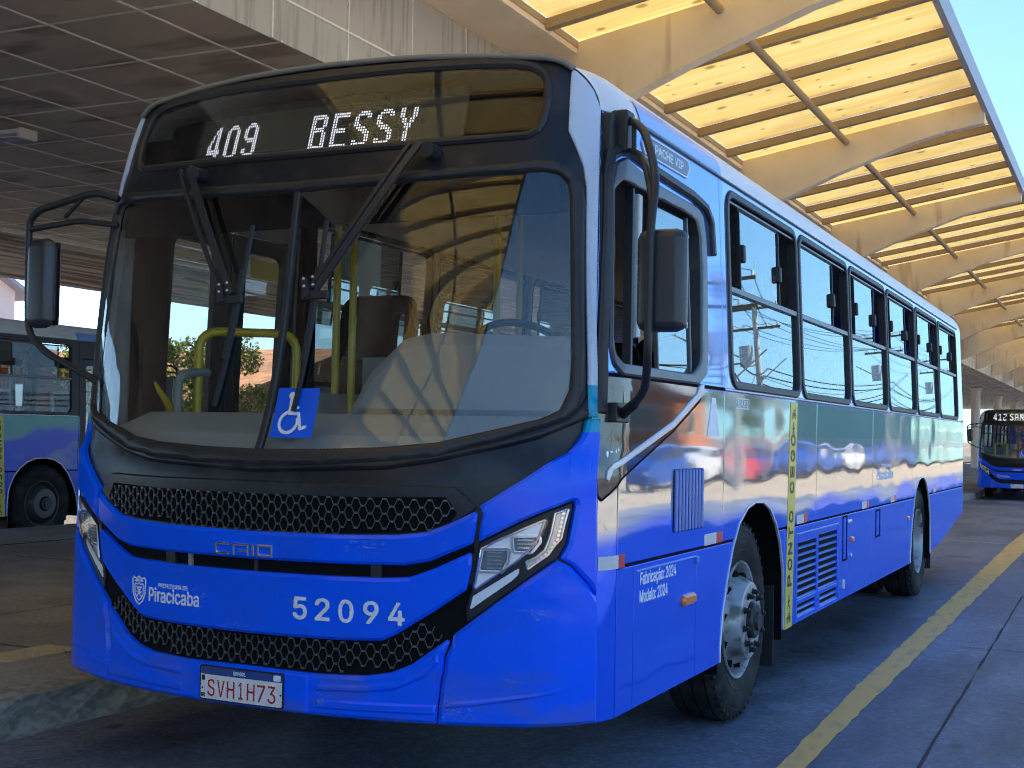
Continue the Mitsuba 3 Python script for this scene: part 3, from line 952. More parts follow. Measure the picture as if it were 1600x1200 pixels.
def both(B, name, pts, d0, d1, bev, m, parent=None, L=.05, sm=30, r=.004):
    out = []
    c = smoothed(pts, r).intersection(EDGE_CLIP)
    for q in (c, mirror_poly(c)):
        out.append(add(f'{B}__{name}', fplate(q, d0, d1, bev, L), m, sm))
    return out


def body_front(B):
    A = lambda name, mesh, m, sm=30, **k: add(f'{B}__{name}', mesh, m, sm, **k)
    ws, sign = smoothed_sym(H_WSOUT), smoothed_sym(H_SIGNOUT)
    wsg, sg = smoothed_sym(H_WSGL), smoothed_sym(H_SIGNGL)
    shell = shell_outline().difference(wsg.buffer(.030)).difference(sg.buffer(.024))
    A('front_shell', fplate(shell, -.02, .0, .0, .06), 'm_black_plastic')
    A('windshield_seal', fplate(ws.difference(wsg), -.015, .020, .012, .05), 'm_rubber', 40)
    A('windshield', skin_sheet(wsg.buffer(.028), .004), 'm_windshield', True)
    A('sign_seal', fplate(sign.difference(sg), -.010, .016, .010, .05), 'm_rubber', 40)
    A('sign_glass', skin_sheet(sg.buffer(.022), .002), 'm_sign_glass', True)
    A('windshield_sill', fplate(sym(H_RIDGE[:10] + H_RIDGE[10:]).buffer(0), .0, .014, .010, .05), 'm_black_plastic', 40)
    # grille frame, grilles, bonnet, bumper
    frame = sym(H_FRAME + [(.860, 1.140), (.775, 1.085), (.70, 1.058), (.60, 1.046), (.394, 1.040), (0, 1.036)])
    mesh_up = smoothed_sym(H_MESHUP)
    A('grille_frame', fplate(frame.difference(mesh_up), .0, .012, .006, .05), 'm_black_plastic', 35)
    A('grille_backing', fplate(mesh_up.buffer(.01), -.0, .0015, 0, .05), 'm_void')
    A('grille_mesh', hex_mesh(mesh_up.buffer(.004), d=.010), 'm_mesh', False, kind='stuff')
    A('bonnet_lip', fplate(smoothed_sym(H_LIP), .0, .030, .012, .04), 'm_front_blue', 40)
    A('bonnet', fplate(smoothed_sym(H_MAIN), .0, .030, .012, .04), 'm_front_blue', 40)
    slot = sym([(0, .94), (.394, .942), (.629, .947), (.717, .965), (.86, 1.03), (.86, .99), (.732, .93), (.644, .896), (0, .885)])
    A('bonnet_slot', fplate(slot, 0, .002, 0, .05), 'm_void')
    for u, w, mt in ((-.42, .05, 'm_dark_metal'), (-.30, .018, 'm_kerb'), (.02, .016, 'm_dark_metal'), (.50, .04, 'm_dark_metal')):
        A('slot_bracket', fplate(sbox(u, .886, u + w, .942), .002, .012, 0, .05), mt)
    low = sym([(0, .66), (.395, .663), (.546, .672), (.62, .705), (.84, .865), (.83, .74), (.777, .683), (.655, .589), (.58, .556), (.49, .539), (.30, .531), (0, .535)])
    A('lower_grille_backing', fplate(low.buffer(.015), .0, .0025, 0, .05), 'm_void')
    lowm = sym([(0, .65), (.395, .655), (.546, .662), (.60, .690), (.70, .745), (.772, .69), (.655, .600), (.58, .567), (.49, .550), (.30, .542), (0, .546)])
    A('grille_mesh', hex_mesh(lowm, d=.010), 'm_mesh', False, kind='stuff')
    A('bumper', fplate(smoothed_sym(H_BUMP), .0, .034, .014, .04), 'm_front_blue', 40)
    rib = [(.300, .500), (.49, .508), (.60, .530), (.70, .588), (.745, .640), (.748, .600), (.70, .545), (.60, .497), (.49, .480), (.300, .472)]
    both(B, 'bumper_rib', rib, .030, .044, .010, 'm_front_blue')
    rib2 = [(.300, .448), (.742, .455), (.740, .415), (.300, .408)]
    both(B, 'bumper_rib', rib2, .030, .042, .010, 'm_front_blue')
    A('plate_mount', fplate(rrect(-.235, .275, .388, .530, .01), .03, .045, .008, .05), 'm_front_blue', 35)
    both(B, 'bumper_corner', CORNER, .0, .034, .014, 'm_front_blue')
    both(B, 'corner_rib', [(.77, .468), (.886, .482), (1.055, .507), (1.187, .534), (1.225, .545), (1.187, .518), (1.055, .482), (.886, .452), (.77, .436)], .028, .042, .012, 'm_front_blue')
    both(B, 'fender', FENDER, .0, .030, .010, 'm_front_livery')
    for sgn in (1, -1):
        f2 = (lambda q: q) if sgn > 0 else mirror_poly
        hk = A('headlight', fplate(f2(smoothed(HEADL, .004)), .0, .012, .004, .05), 'm_black_plastic')
        add(f'{hk}__reflector', fplate(f2(smoothed(LENS, .004)), .010, .0150, .003, .05), 'm_reflector', 30)
        add(f'{hk}__bezel', fplate(f2(smoothed(LENS, .004)).difference(f2(smoothed(LENS, .004)).buffer(-.007)), .012, .026, .003, .05), 'm_chrome', 30)
        for pp in (PROJ1, PROJ2):
            q = f2(smoothed(pp, .006))
            add(f'{hk}__lamp_surround', fplate(q.buffer(.008).difference(q), .012, .026, .004, .05), 'm_chrome', 30)
            add(f'{hk}__projector', fplate(q, .012, .0185, .006, .04), 'm_projector', 40)
            c = np.array(q.centroid.coords[0])
            fin = [fplate(sbox(c[0] - .022 * 1, c[1] - .030 + .014 * i, c[0] + .026, c[1] - .026 + .014 * i).intersection(q.buffer(-.006)), .0185, .0215, .0, .05) for i in range(5)]
            add(f'{hk}__reflector_fin', cat(fin), 'm_chrome')
        dq = f2(smoothed(DRL, .003))
        add(f'{hk}__running_light', fplate(dq.buffer(-.003), .012, .019, .003, .04), 'm_lamp_glass', 30)
        add(f'{hk}__running_light_rim', fplate(dq.buffer(.003).difference(dq.buffer(-.003)), .012, .023, .002, .05), 'm_chrome', 30)
        segs = []
        for (a, b) in zip(np.linspace(0, .95, 14), np.linspace(.05, 1, 14)):
            L_ = LineString([(1.130, 1.142), (1.122, 1.09), (1.114, 1.045), (1.090, 1.0), (1.045, .955)])
            p0, p1 = L_.interpolate((a + b) / 2 * L_.length), None
            segs.append(fplate(f2(p0.buffer(.006, quad_segs=2)), .019, .0215, .001, .05))
        add(f'{hk}__running_light_led', cat(segs), 'm_chrome')
        add(f'{hk}__reflective_strip', fplate(f2(smoothed(STRIP, .003)), .012, .0145, .001, .05), 'm_white_print', 30)
        cov = f2(unary_union([smoothed(LENS, .004).buffer(.004)]))
        add(f'{hk}__cover', to_front(refined_flat(cov, .030, .05)), 'm_lens', True)
        # painted pillar between the windscreen and the side
        pil = Polygon(BLACK_EDGE + [(1.30, 1.484), (1.30, 2.725), (1.19, 2.76), (1.15, 2.80)]).buffer(0).intersection(EDGE_CLIP).intersection(shell_outline().buffer(-.002))
        A('pillar_trim', fplate(f2(pil.buffer(-.004).buffer(.004)), .0, .014, .006, .05), 'm_front_livery', 40)
    # wind-screen divider, inner and outer
    A('windshield_divider', fplate(sbox(-.015, 1.335, .015, 2.360), -.012, .010, .006, .05), 'm_rubber', 40)
    # roof lip over the front
    us = np.linspace(-1.10, 1.10, 60)
    pts = [front_pt(u, top_u(u)) + np.array([0, -.012, .006]) for u in us]
    A('roof_lip', tube(pts, .012, 8), 'm_lip', True)


def skin_sheet(poly, d, step=.018):
    u0, z0, u1, z1 = poly.bounds
    us = np.linspace(u0, u1, int((u1 - u0) / step) + 2)
    zs = np.linspace(z0, z1, int((z1 - z0) / step) + 2)
    U, Z = np.meshgrid(us, zs, indexing='ij')
    import shapely
    inside = shapely.contains_xy(poly, U.ravel(), Z.ravel()).reshape(U.shape)
    v = front_pt(U, Z) + front_n(U, Z) * d
    idx = np.arange(U.size).reshape(U.shape)
    ok = inside[:-1, :-1] & inside[1:, :-1] & inside[1:, 1:] & inside[:-1, 1:]
    a, b, c, e = idx[:-1, :-1][ok], idx[1:, :-1][ok], idx[1:, 1:][ok], idx[:-1, 1:][ok]
    m = trimesh.Trimesh(v.reshape(-1, 3), np.vstack([np.column_stack([a, b, c]), np.column_stack([a, c, e])]), process=False)
    m.remove_unreferenced_vertices()
    return m


def smoothed_sym(h, r=.008):
    p = sym(h)
    return p.buffer(-r, quad_segs=5).buffer(2 * r, quad_segs=5).buffer(-r, quad_segs=5)


def refined_flat(poly, d, L):
    """single sheet over an outline, finely divided"""
    t = prism(poly, d - .001, d, 0, L)
    c = t.triangles_center[:, 2]
    keep = np.all(np.abs(t.vertices[t.faces][:, :, 2] - d) < 1e-5, axis=1)
    m = trimesh.Trimesh(t.vertices, t.faces[keep], process=False)
    m.remove_unreferenced_vertices()
    return m


mat('m_mesh', (0.07, 0.07, 0.072), 0.35, specular=0.6)
mat('m_reflector', (0.80, 0.82, 0.84), 0.38, metallic=0.45)
mat('m_projector', (0.10, 0.115, 0.13), 0.12, specular=0.8, clearcoat=1.0)


def body_roof(B):
    A = lambda name, mesh, m, sm=30, **k: add(f'{B}__{name}', mesh, m, sm, **k)
    sec = np.array(SEC)
    xs = np.concatenate([sec[:, 0], -sec[-2::-1, 0]])
    zs = np.concatenate([sec[:, 1], sec[-2::-1, 1]])
    uu = np.linspace(0, 1.37, 300)
    ys0 = []
    for x, z in zip(xs, zs):
        q = front_pt(uu, np.full(300, z))
        ys0.append(np.interp(abs(x) * FRONT_X / ROOF_X, q[:, 0], q[:, 1]))
    ys0 = np.array(ys0) - .004
    steps = np.concatenate([np.linspace(0, .04, 12)[:-1], np.linspace(.04, 1, 30)])
    v, n = [], len(xs)
    for t in steps:
        yy = ys0 + (REAR - ys0) * t
        v.append(np.column_stack([xs * side_x(np.maximum(yy, .25), np.full(n, 2.655)) / ROOF_X, yy, zs]))
    v = np.vstack(v)
    f = []
    for i in range(len(steps) - 1):
        for k in range(n - 1):
            a, b, c, d = i * n + k, i * n + k + 1, (i + 1) * n + k, (i + 1) * n + k + 1
            f += [[a, c, b], [b, c, d]]
    A('roof', trimesh.Trimesh(v, np.array(f), process=False), 'm_roof', 40)
    lin = v.copy()
    lin[:, 2] -= .05
    lin[:, 0] *= .955
    A('ceiling_lining', trimesh.Trimesh(lin, np.array(f)[:, ::-1], process=False), 'm_interior_light', False)
    # side cove panel above the cab, with its seam
    for s in (1, -1):
        q = [(1.206 - .24 + (.24 + .006) * math.cos(t), 2.62 + (.24 + .006) * math.sin(t)) for t in np.linspace(.18, .62, 6)]
        yy = np.linspace(.52, 1.64, 12)
        v2 = np.array([[s * x, y, z] for y in yy for x, z in q])
        f2 = []
        for i in range(11):
            for k in range(5):
                a, b, c, d = i * 6 + k, i * 6 + k + 1, (i + 1) * 6 + k, (i + 1) * 6 + k + 1
                f2 += [[a, c, b], [b, c, d]] if s > 0 else [[a, b, c], [b, d, c]]
        A('cove_panel', trimesh.Trimesh(v2, np.array(f2), process=False), 'm_cove', 40)
    # rear wall, floor and underside
    rear = Polygon([(x, z) for x, z in zip(xs, zs)] + [(-1.25, 1.6), (-1.25, .64), (1.25, .64), (1.25, 1.6)]).buffer(0)
    pr = prism(rear, 0, .03, .01)
    w = np.asarray(pr.vertices)
    A('rear_wall', trimesh.Trimesh(np.column_stack([w[:, 0], REAR + w[:, 2], w[:, 1]]), np.asarray(pr.faces)[:, ::-1], process=False), 'm_front_blue')
    A('floor', cat([bx(-.58, .58, .16, REAR - .01, .80, .86)] + [bx(a, b, c, d, .801, .861) for a, b in ((-1.19, -.58), (.58, 1.19)) for c, d in ((.16, 1.50), (2.85, 7.15), (8.50, REAR - .01))]), 'm_dash', False)
    A('chassis', cat([bx(-.55, .55, .2, 10.3, .32, .6), bx(-.9, .9, 3.1, 7.0, .36, .62), bx(-1.05, 1.05, .15, 1.4, .42, .7), rod((-1.15, 2.14, .5), (1.15, 2.14, .5), .08), rod((-.7, 8.1, .5), (.7, 8.1, .5), .16)]), 'm_void', False)


mat('m_cove', (0.20, 0.36, 0.72), 0.16, specular=0.7, clearcoat=0.8)


def interior(B):
    A = lambda name, mesh, m, sm=30, **k: add(f'{B}__{name}', mesh, m, sm, **k)
    # dashboard: follows the windscreen, top edge at 1.50 m
    us = np.linspace(-1.10, 1.10, 30)
    v, f = [], []
    for u in us:
        p0 = front_pt(u, 1.36)
        hump = .0
        prof = [(p0[1] + .03, .95), (p0[1] + .035, 1.33), (p0[1] + .09, 1.40 + hump), (max(p0[1] + .35, .20), 1.485), (max(p0[1] + .40, .27), 1.478), (max(p0[1] + .42, .30), .90)]
        for (y, z) in prof:
            v.append([p0[0] * .985, y, z])
    for i in range(len(us) - 1):
        for k in range(5):
            a, b, c, d = i * 6 + k, i * 6 + k + 1, (i + 1) * 6 + k, (i + 1) * 6 + k + 1
            f += [[a, c, b], [b, c, d]]
    A('dashboard', trimesh.Trimesh(np.array(v), np.array(f), process=False), 'm_dash', 30)
    # instrument cowl in front of the driver
    cw = smoothed([(-.02, 1.46), (.10, 1.66), (.26, 1.80), (.40, 1.825), (1.02, 1.80), (1.08, 1.70), (1.10, 1.46)], .03)
    t = prism(cw, 0, .34, .05, .08)
    w = np.asarray(t.vertices)
    A('instrument_cowl', trimesh.Trimesh(np.column_stack([w[:, 0], .62 - w[:, 2], w[:, 1]]), t.faces, process=False), 'm_dash', 40)
    # steering wheel
    ang = np.linspace(0, 2 * np.pi, 40)
    c0, e1, e2 = np.array([.66, .66, 1.72]), np.array([1, 0, 0]), np.array([0, -.75, .66])
    ring = [c0 + .235 * (math.cos(a) * e1 + math.sin(a) * e2) for a in ang]
    sp = [rod(c0, c0 + .23 * (math.cos(a) * e1 + math.sin(a) * e2), .014, 6) for a in (.3, 2.84, 4.7)]
    A('steering_wheel', cat([tube(ring, .016, 8)] + sp), 'm_seat', True)

    def seat(x, y, name='seat', z=.86, h=1.06, w=.43, holes=True):
        back = rrect(-w / 2, w / 2, .42, h, .09)
        if holes:
            back = back.difference(rrect(-w / 2 + .05, -w / 2 + .11, h - .38, h - .10, .028)).difference(rrect(w / 2 - .11, w / 2 - .05, h - .38, h - .10, .028))
        t = prism(back, 0, .06, .015)
        q = np.asarray(t.vertices)
        b = trimesh.Trimesh(np.column_stack([x + q[:, 0], y - q[:, 2] + (q[:, 1] - .4) * .16, z + q[:, 1]]), t.faces, process=False)
        k = A(name, b, 'm_seat', 30)
        add(f'{k}__cushion', rbox(x - w / 2, x + w / 2, y - .45, y, z + .36, z + .46, .04), 'm_seat', 30)
        add(f'{k}__stand', cat([bx(x - .15, x + .15, y - .30, y - .15, z, z + .37)]), 'm_dark_metal')
    seat(.62, 1.42, 'driver_seat', .86, 1.0, .5)
    seat(-.82, 1.80, z=1.05, h=1.12, w=.47)
    for k in range(9):
        for x in (-.93, -.48, .48, .93):
            if k == 0 and x < 0:
                continue
            seat(x, 3.0 + .80 * k, z=.95, holes=k < 3)
    # partition behind the driver and fare barrier
    A('driver_partition', cat([bx(.05, 1.15, 1.62, 1.645, .86, 1.74)]), 'm_panel_grey')
    A('partition_rail', cat([rod((.03, 1.63, 1.76), (1.15, 1.63, 1.76), .018), rod((-.95, 1.63, 1.80), (.05, 1.63, 1.80), .018), rod((-.95, 1.63, 1.45), (.05, 1.63, 1.45), .016)]), 'm_seat', True)
    A('fare_panel', rbox(-.56, -.12, 1.30, 1.34, .86, 1.79, .01), 'm_panel_grey')
    A('entry_panel', rbox(-.66, -.60, .98, 1.40, .86, 1.60, .01), 'm_panel_grey')
    for (x, y) in ((-.62, 1.15), (-.525, 1.15), (.02, 1.66), (-.30, 2.6), (-.30, 4.1), (.30, 4.1), (.30, 5.6), (-.30, 5.6), (1.08, 1.72)):
        A('handrail_pole', rod((x, y, .86), (x, y, 2.80), .019, 12), 'm_handrail', True)
    A('entry_handrail', tube(arcpath([(-1.03, .60, .86), (-1.03, .60, 1.875), (-.735, .98, 1.885), (-.735, .98, .86)], .10), .022, 12), 'm_handrail', True)
    A('entry_grab_bar', tube(arcpath([(-1.02, .45, .86), (-1.02, .45, 1.66), (-1.02, .60, 1.68), (-1.02, .66, 1.68)], .06), .022, 10), 'm_panel_grey', True)
    A('door_grab_bar', tube(arcpath([(-1.12, .38, 1.62), (-1.10, .50, 1.50), (-1.08, .58, 1.30)], .06), .022, 10), 'm_handrail', True)
    A('sun_visor', bx(-1.05, 1.05, .10, .12, 2.25, 2.40), 'm_void')
    A('header_box', bx(-1.05, 1.05, .22, .50, 2.32, 2.70), 'm_void')
    A('notice_sheet', bx(-1.165, -1.162, 1.16, 1.40, 2.20, 2.30), 'm_yellow_print')
    A('cab_post', bx(-1.18, -1.12, 1.60, 1.70, .86, 2.75), 'm_void')
    A('cab_post', bx(-1.18, -1.10, .30, .46, .86, 2.75), 'm_void')


def door_leaf(B):
    A = lambda name, mesh, m, sm=30, **k: add(f'{B}__{name}', mesh, m, sm, **k)
    for (a, b) in ((.455, 1.012), (1.018, 1.575)):
        outer = rrect(a, b, .41, 2.41, .03)
        glass = rrect(a + .12, b - .12, 1.02, 2.33, .05)
        lowg = rrect(a + .12, b - .12, .52, .94, .05)
        k = A('door', splate(outer.difference(glass).difference(lowg), -.05, -.015, .004, -1), 'm_rubber')
        add(f'{k}__pane', to_side(flat(glass.buffer(.005), -.03), -1), 'm_clear_glass')
        add(f'{k}__pane', to_side(flat(lowg.buffer(.005), -.03), -1), 'm_clear_glass')


scene['m_clear_glass'] = {'type': 'thindielectric', 'int_ior': 1.5, 'specular_transmittance': rgb((0.85, 0.9, 0.88))}


def cab_window(B, dw):
    A = lambda name, mesh, m, sm=30, **k: add(f'{B}__{name}', mesh, m, sm, **k)
    inner = smoothed([(.222, 2.043), (.205, 1.785), (.214, 1.723), (.262, 1.691), (1.10, 1.693), (1.197, 1.741), (1.225, 1.801), (1.257, 2.17), (1.252, 2.315), (1.205, 2.380), (1.07, 2.392), (.713, 2.392), (.448, 2.394), (.31, 2.396), (.255, 2.356)], .03)
    k = A('cab_window', splate(dw.difference(inner), -.05, .012, .008, 1, .1), 'm_window_frame', 40)
    ga = LineString([(.140, 1.50), (.148, 1.75), (.178, 2.05), (.226, 2.40), (.252, 2.49), (.328, 2.522), (.718, 2.499), (1.165, 2.486), (1.355, 2.463), (1.433, 2.404), (1.452, 2.253)])
    add(f'{k}__rain_gutter', splate(ga.buffer(.020, cap_style=2), 0, .022, .008, 1, .1), 'm_rubber', 40)
    add(f'{k}__rain_gutter', splate(Polygon([(.112, 1.50), (.133, 1.80), (.161, 2.1), (.196, 2.4), (.222, 2.4), (.185, 2.1), (.158, 1.8), (.136, 1.50)]), 0, .006, .002, 1, .1), 'm_rubber', 40)
    add(f'{k}__slide_post', splate(Polygon([(.357, 1.69), (.377, 1.69), (.460, 2.39), (.440, 2.39)]), -.04, -.005, .002, 1), 'm_dark_metal')
    add(f'{k}__pane_edge', splate(Polygon([(.406, 1.80), (.446, 1.80), (.519, 2.372), (.478, 2.372)]), -.028, .006, .004, 1), 'm_pane_edge')
    add(f'{k}__sliding_pane', to_side(flat(inner.intersection(sbox(.70, 1.69, 1.12, 2.365)), -.018), 1), 'm_side_glass')
    add(f'{k}__pane_edge', splate(sbox(1.12, 1.69, 1.135, 2.38), -.026, -.008, .003, 1), 'm_window_frame')
    add(f'{k}__pane_edge', splate(sbox(.688, 1.69, .70, 2.38), -.026, -.008, .003, 1), 'm_window_frame')
    # bright trim running down from the window to the front corner
    tri = Polygon([(1.262, 1.652), (1.235, 1.60), (1.19, 1.585), (.855, 1.458), (.189, 1.291), (.166, 1.248), (.152, 1.258), (.155, 1.291), (.189, 1.317), (.835, 1.482), (1.165, 1.612), (1.20, 1.648)]).buffer(0)
    add(f'{k}__lower_trim', splate(tri, 0, .009, .003, 1, .15), 'm_silver', 40)
    quarter = Polygon([(1.262, 1.640), (1.21, 1.578), (.86, 1.445), (.27, 1.262), (.131, 1.181), (.114, 1.195), (.104, 1.258), (.111, 1.50), (.116, 1.640)]).buffer(0)
    add(f'{k}__quarter_panel', splate(quarter.buffer(-.003), .0005, .0025, 0, 1, .06), 'm_gloss_dark', 40)
    seam = LineString([(1.262, 1.640), (1.21, 1.578), (.86, 1.445), (.27, 1.262), (.131, 1.181), (.114, 1.195), (.106, 1.258)])
    add(f'{k}__trim_joint', splate(seam.buffer(.004), .0, .0035, 0, 1, .15), 'm_void')


mat('m_pane_edge', (0.50, 0.52, 0.50), 0.5)


def mirrors(B):
    R = 'm_rubber'
    # driver's side: mount, two-tube bracket, housing
    k = add(f'{B}__mirror', rbox(1.400, 1.580, -.045, .045, 1.785, 2.145, .035), 'm_mirror_shell', 40)
    add(f'{k}__mount', rbox(1.140, 1.200, .235, .300, 2.470, 2.645, .012), R, 30)
    add(f'{k}__mount', rbox(1.170, 1.240, .290, .375, 2.500, 2.665, .010), R, 30)
    add(f'{k}__bracket', tube(arcpath([(1.201, .36, 2.643), (1.265, .30, 2.612), (1.321, .24, 2.567), (1.378, .15, 2.488), (1.431, .06, 2.384), (1.460, .0, 2.302), (1.464, -.06, 2.142), (1.462, -.06, 1.692), (1.411, .06, 1.583), (1.339, .14, 1.534), (1.262, .23, 1.505)], .07), .0155, 12), R, True)
    add(f'{k}__bracket', tube(arcpath([(1.203, .36, 2.521), (1.31, .24, 2.476), (1.38, .12, 2.395), (1.426, .05, 2.291), (1.455, -.02, 2.19)], .06), .0135, 12), R, True)
    add(f'{k}__bracket_stay', rod((1.263, .30, 2.612), (1.272, .28, 2.495), .010), R, True)
    add(f'{k}__lower_mount', rbox(1.225, 1.262, .175, .31, 1.468, 1.542, .006), R, 30)
    add(f'{k}__lower_mount', tube([(1.255, .25, 1.50), (1.335, .145, 1.532)], .020, 10), R, True)
    add(f'{k}__glass', rbox(1.412, 1.568, .0455, .048, 1.80, 2.13, .001), 'm_chrome')
    # door side
    k = add(f'{B}__mirror', rbox(-1.540, -1.390, -.01, .075, 1.850, 2.255, .045), 'm_mirror_shell', 40)
    add(f'{k}__bracket', tube(arcpath([(-1.03, .03, 2.410), (-1.159, .03, 2.448), (-1.491, .03, 2.387), (-1.552, .03, 2.341), (-1.549, .03, 2.122), (-1.536, .03, 1.83), (-1.431, .03, 1.742), (-1.09, .03, 1.60)], .06), .016, 12), R, True)
    add(f'{k}__bracket', tube(arcpath([(-1.03, .03, 2.294), (-1.248, .03, 2.325), (-1.545, .03, 2.300)], .05), .013, 10), R, True)
    add(f'{k}__bracket_stay', rod((-1.22, .03, 2.435), (-1.335, .03, 2.345), .009), R, True)
    add(f'{k}__glass', rbox(-1.53, -1.40, .0755, .078, 1.865, 2.24, .001), 'm_chrome')


mat('m_gloss_dark', (0.015, 0.018, 0.02), 0.05, eta=1.9, clearcoat=1.0)
mat('m_mirror_shell', (0.030, 0.034, 0.042), 0.3, specular=0.5)


def wipers(B):
    def fp(u, z, d):
        return front_pt(u, z) + front_n(np.array(u), np.array(z)) * d

    def bar(a, b, w, h, d0, d1, n=6):
        """flat bar following the glass"""
        rows = []
        for t in np.linspace(0, 1, n):
            u, z = a[0] + (b[0] - a[0]) * t, a[1] + (b[1] - a[1]) * t
            rows.append((u, z, d0 + (d1 - d0) * t))
        q = []
        dirv = np.array(b) - np.array(a)
        dirv /= np.linalg.norm(dirv)
        nn = np.array([-dirv[1], dirv[0]]) * w / 2
        for (u, z, d) in rows:
            q += [fp(u + nn[0], z + nn[1], d), fp(u - nn[0], z - nn[1], d), fp(u - nn[0], z - nn[1], d + h), fp(u + nn[0], z + nn[1], d + h)]
        f = []
        for i in range(n - 1):
            for k in range(4):
                a0, a1, b0, b1 = i * 4 + k, i * 4 + (k + 1) % 4, (i + 1) * 4 + k, (i + 1) * 4 + (k + 1) % 4
                f += [[a0, b0, b1], [a0, b1, a1]]
        f += [[0, 1, 2], [0, 2, 3], [n * 4 - 4, n * 4 - 2, n * 4 - 3], [n * 4 - 4, n * 4 - 1, n * 4 - 2]]
        m = trimesh.Trimesh(np.array(q), np.array(f), process=False)
        return m
    M_ = 'm_wiper'
    for (p0, p1, e0, e1, bt, bb, cap) in (((-.600, 2.470), (-.548, 2.478), (-.275, 1.925), (-.228, 1.938), (-.190, 2.225), (-.252, 1.500), (-.520, 2.452)),
                                          ((.515, 2.492), (.560, 2.498), (.130, 1.935), (.172, 1.945), (.168, 2.225), (.128, 1.480), (.592, 2.472))):
        k = add(f'{B}__wiper', cat([bar(p0, e0, .015, .012, .060, .045), bar(p1, e1, .026, .014, .060, .050)]), M_, 30)
        c = trimesh.creation.cylinder(.030, .07, sections=20)
        c.apply_transform(trimesh.transformations.rotation_matrix(np.pi / 2, [1, 0, 0]))
        c.apply_translation(fp(cap[0], cap[1], .035))
        add(f'{k}__pivot', c, 'm_dark_metal', 30)
        mid = ((e0[0] + e1[0]) / 2, (e0[1] + e1[1]) / 2)
        add(f'{k}__linkage', cat([bar((e0[0] - .02, e0[1] - .01), (e1[0] + .05, e1[1] - .02), .03, .02, .040, .040), bar((e0[0] - .012, e0[1] + .05), (e0[0] + .008, e0[1] - .02), .03, .012, .056, .056)]), M_, 30)
        rv = []
        for du, dz in ((-.01, .05), (.03, .055), (-.005, .02), (.035, .025)):
            s = trimesh.creation.icosphere(1, .0065)
            s.apply_translation(fp(e0[0] + du, e0[1] + dz, .070))
            rv.append(s)
        add(f'{k}__rivet', cat(rv), 'm_chrome', True)
        add(f'{k}__blade', cat([bar(bt, bb, .014, .014, .014, .014, 14), bar(((bt[0] * .75 + bb[0] * .25), (bt[1] * .75 + bb[1] * .25)), ((bt[0] * .25 + bb[0] * .75), (bt[1] * .25 + bb[1] * .75)), .018, .01, .030, .030, 8)]), M_, 30)


mat('m_wiper', (0.025, 0.027, 0.032), 0.28, specular=0.6)


def wheelchair(u0, z0, h, d):
    s = h / 1.0
    X = lambda pts, w: LineString([(u0 + a * s, z0 + b * s) for a, b in pts]).buffer(w * s / 2, quad_segs=5)
    wheel = Point(u0 + .40 * s, z0 + .30 * s)
    ring = wheel.buffer(.27 * s, quad_segs=16).difference(wheel.buffer(.20 * s, quad_segs=16)).difference(Polygon([(u0 + a * s, z0 + b * s) for a, b in ((.36, .36), (.30, .80), (.80, .80), (.80, .40), (.62, .40))]))
    return unary_union([ring, Point(u0 + .36 * s, z0 + .91 * s).buffer(.08 * s), X([(.36, .83), (.38, .50), (.62, .50), (.74, .16), (.86, .20)], .075), X([(.37, .63), (.58, .63)], .065)])


def crest(u0, z0, w, h):
    sh = [(0, .86), (.10, .97), (.32, .92), (.5, 1.0), (.68, .92), (.90, .97), (1.0, .86), (.96, .40), (.78, .14), (.5, 0), (.22, .14), (.04, .40)]
    o = Polygon([(u0 + a * w, z0 + b * h) for a, b in sh])
    i = o.buffer(-.0055)
    o2 = Polygon([(u0 + (.5 + (a - .5) * .68) * w, z0 + (.46 + (b - .5) * .62) * h) for a, b in sh])
    X = lambda pts: LineString([(u0 + a * w, z0 + b * h) for a, b in pts]).buffer(.0028)
    return unary_union([o.difference(i), o2.difference(o2.buffer(-.004)), X([(.34, .62), (.66, .28)]), X([(.66, .62), (.34, .28)]), X([(.36, .45), (.64, .45)]), X([(.22, .82), (.78, .82)]), X([(.30, .88), (.36, .80), (.5, .89), (.64, .80), (.70, .88)]), X([(.40, .60), (.60, .60)])])


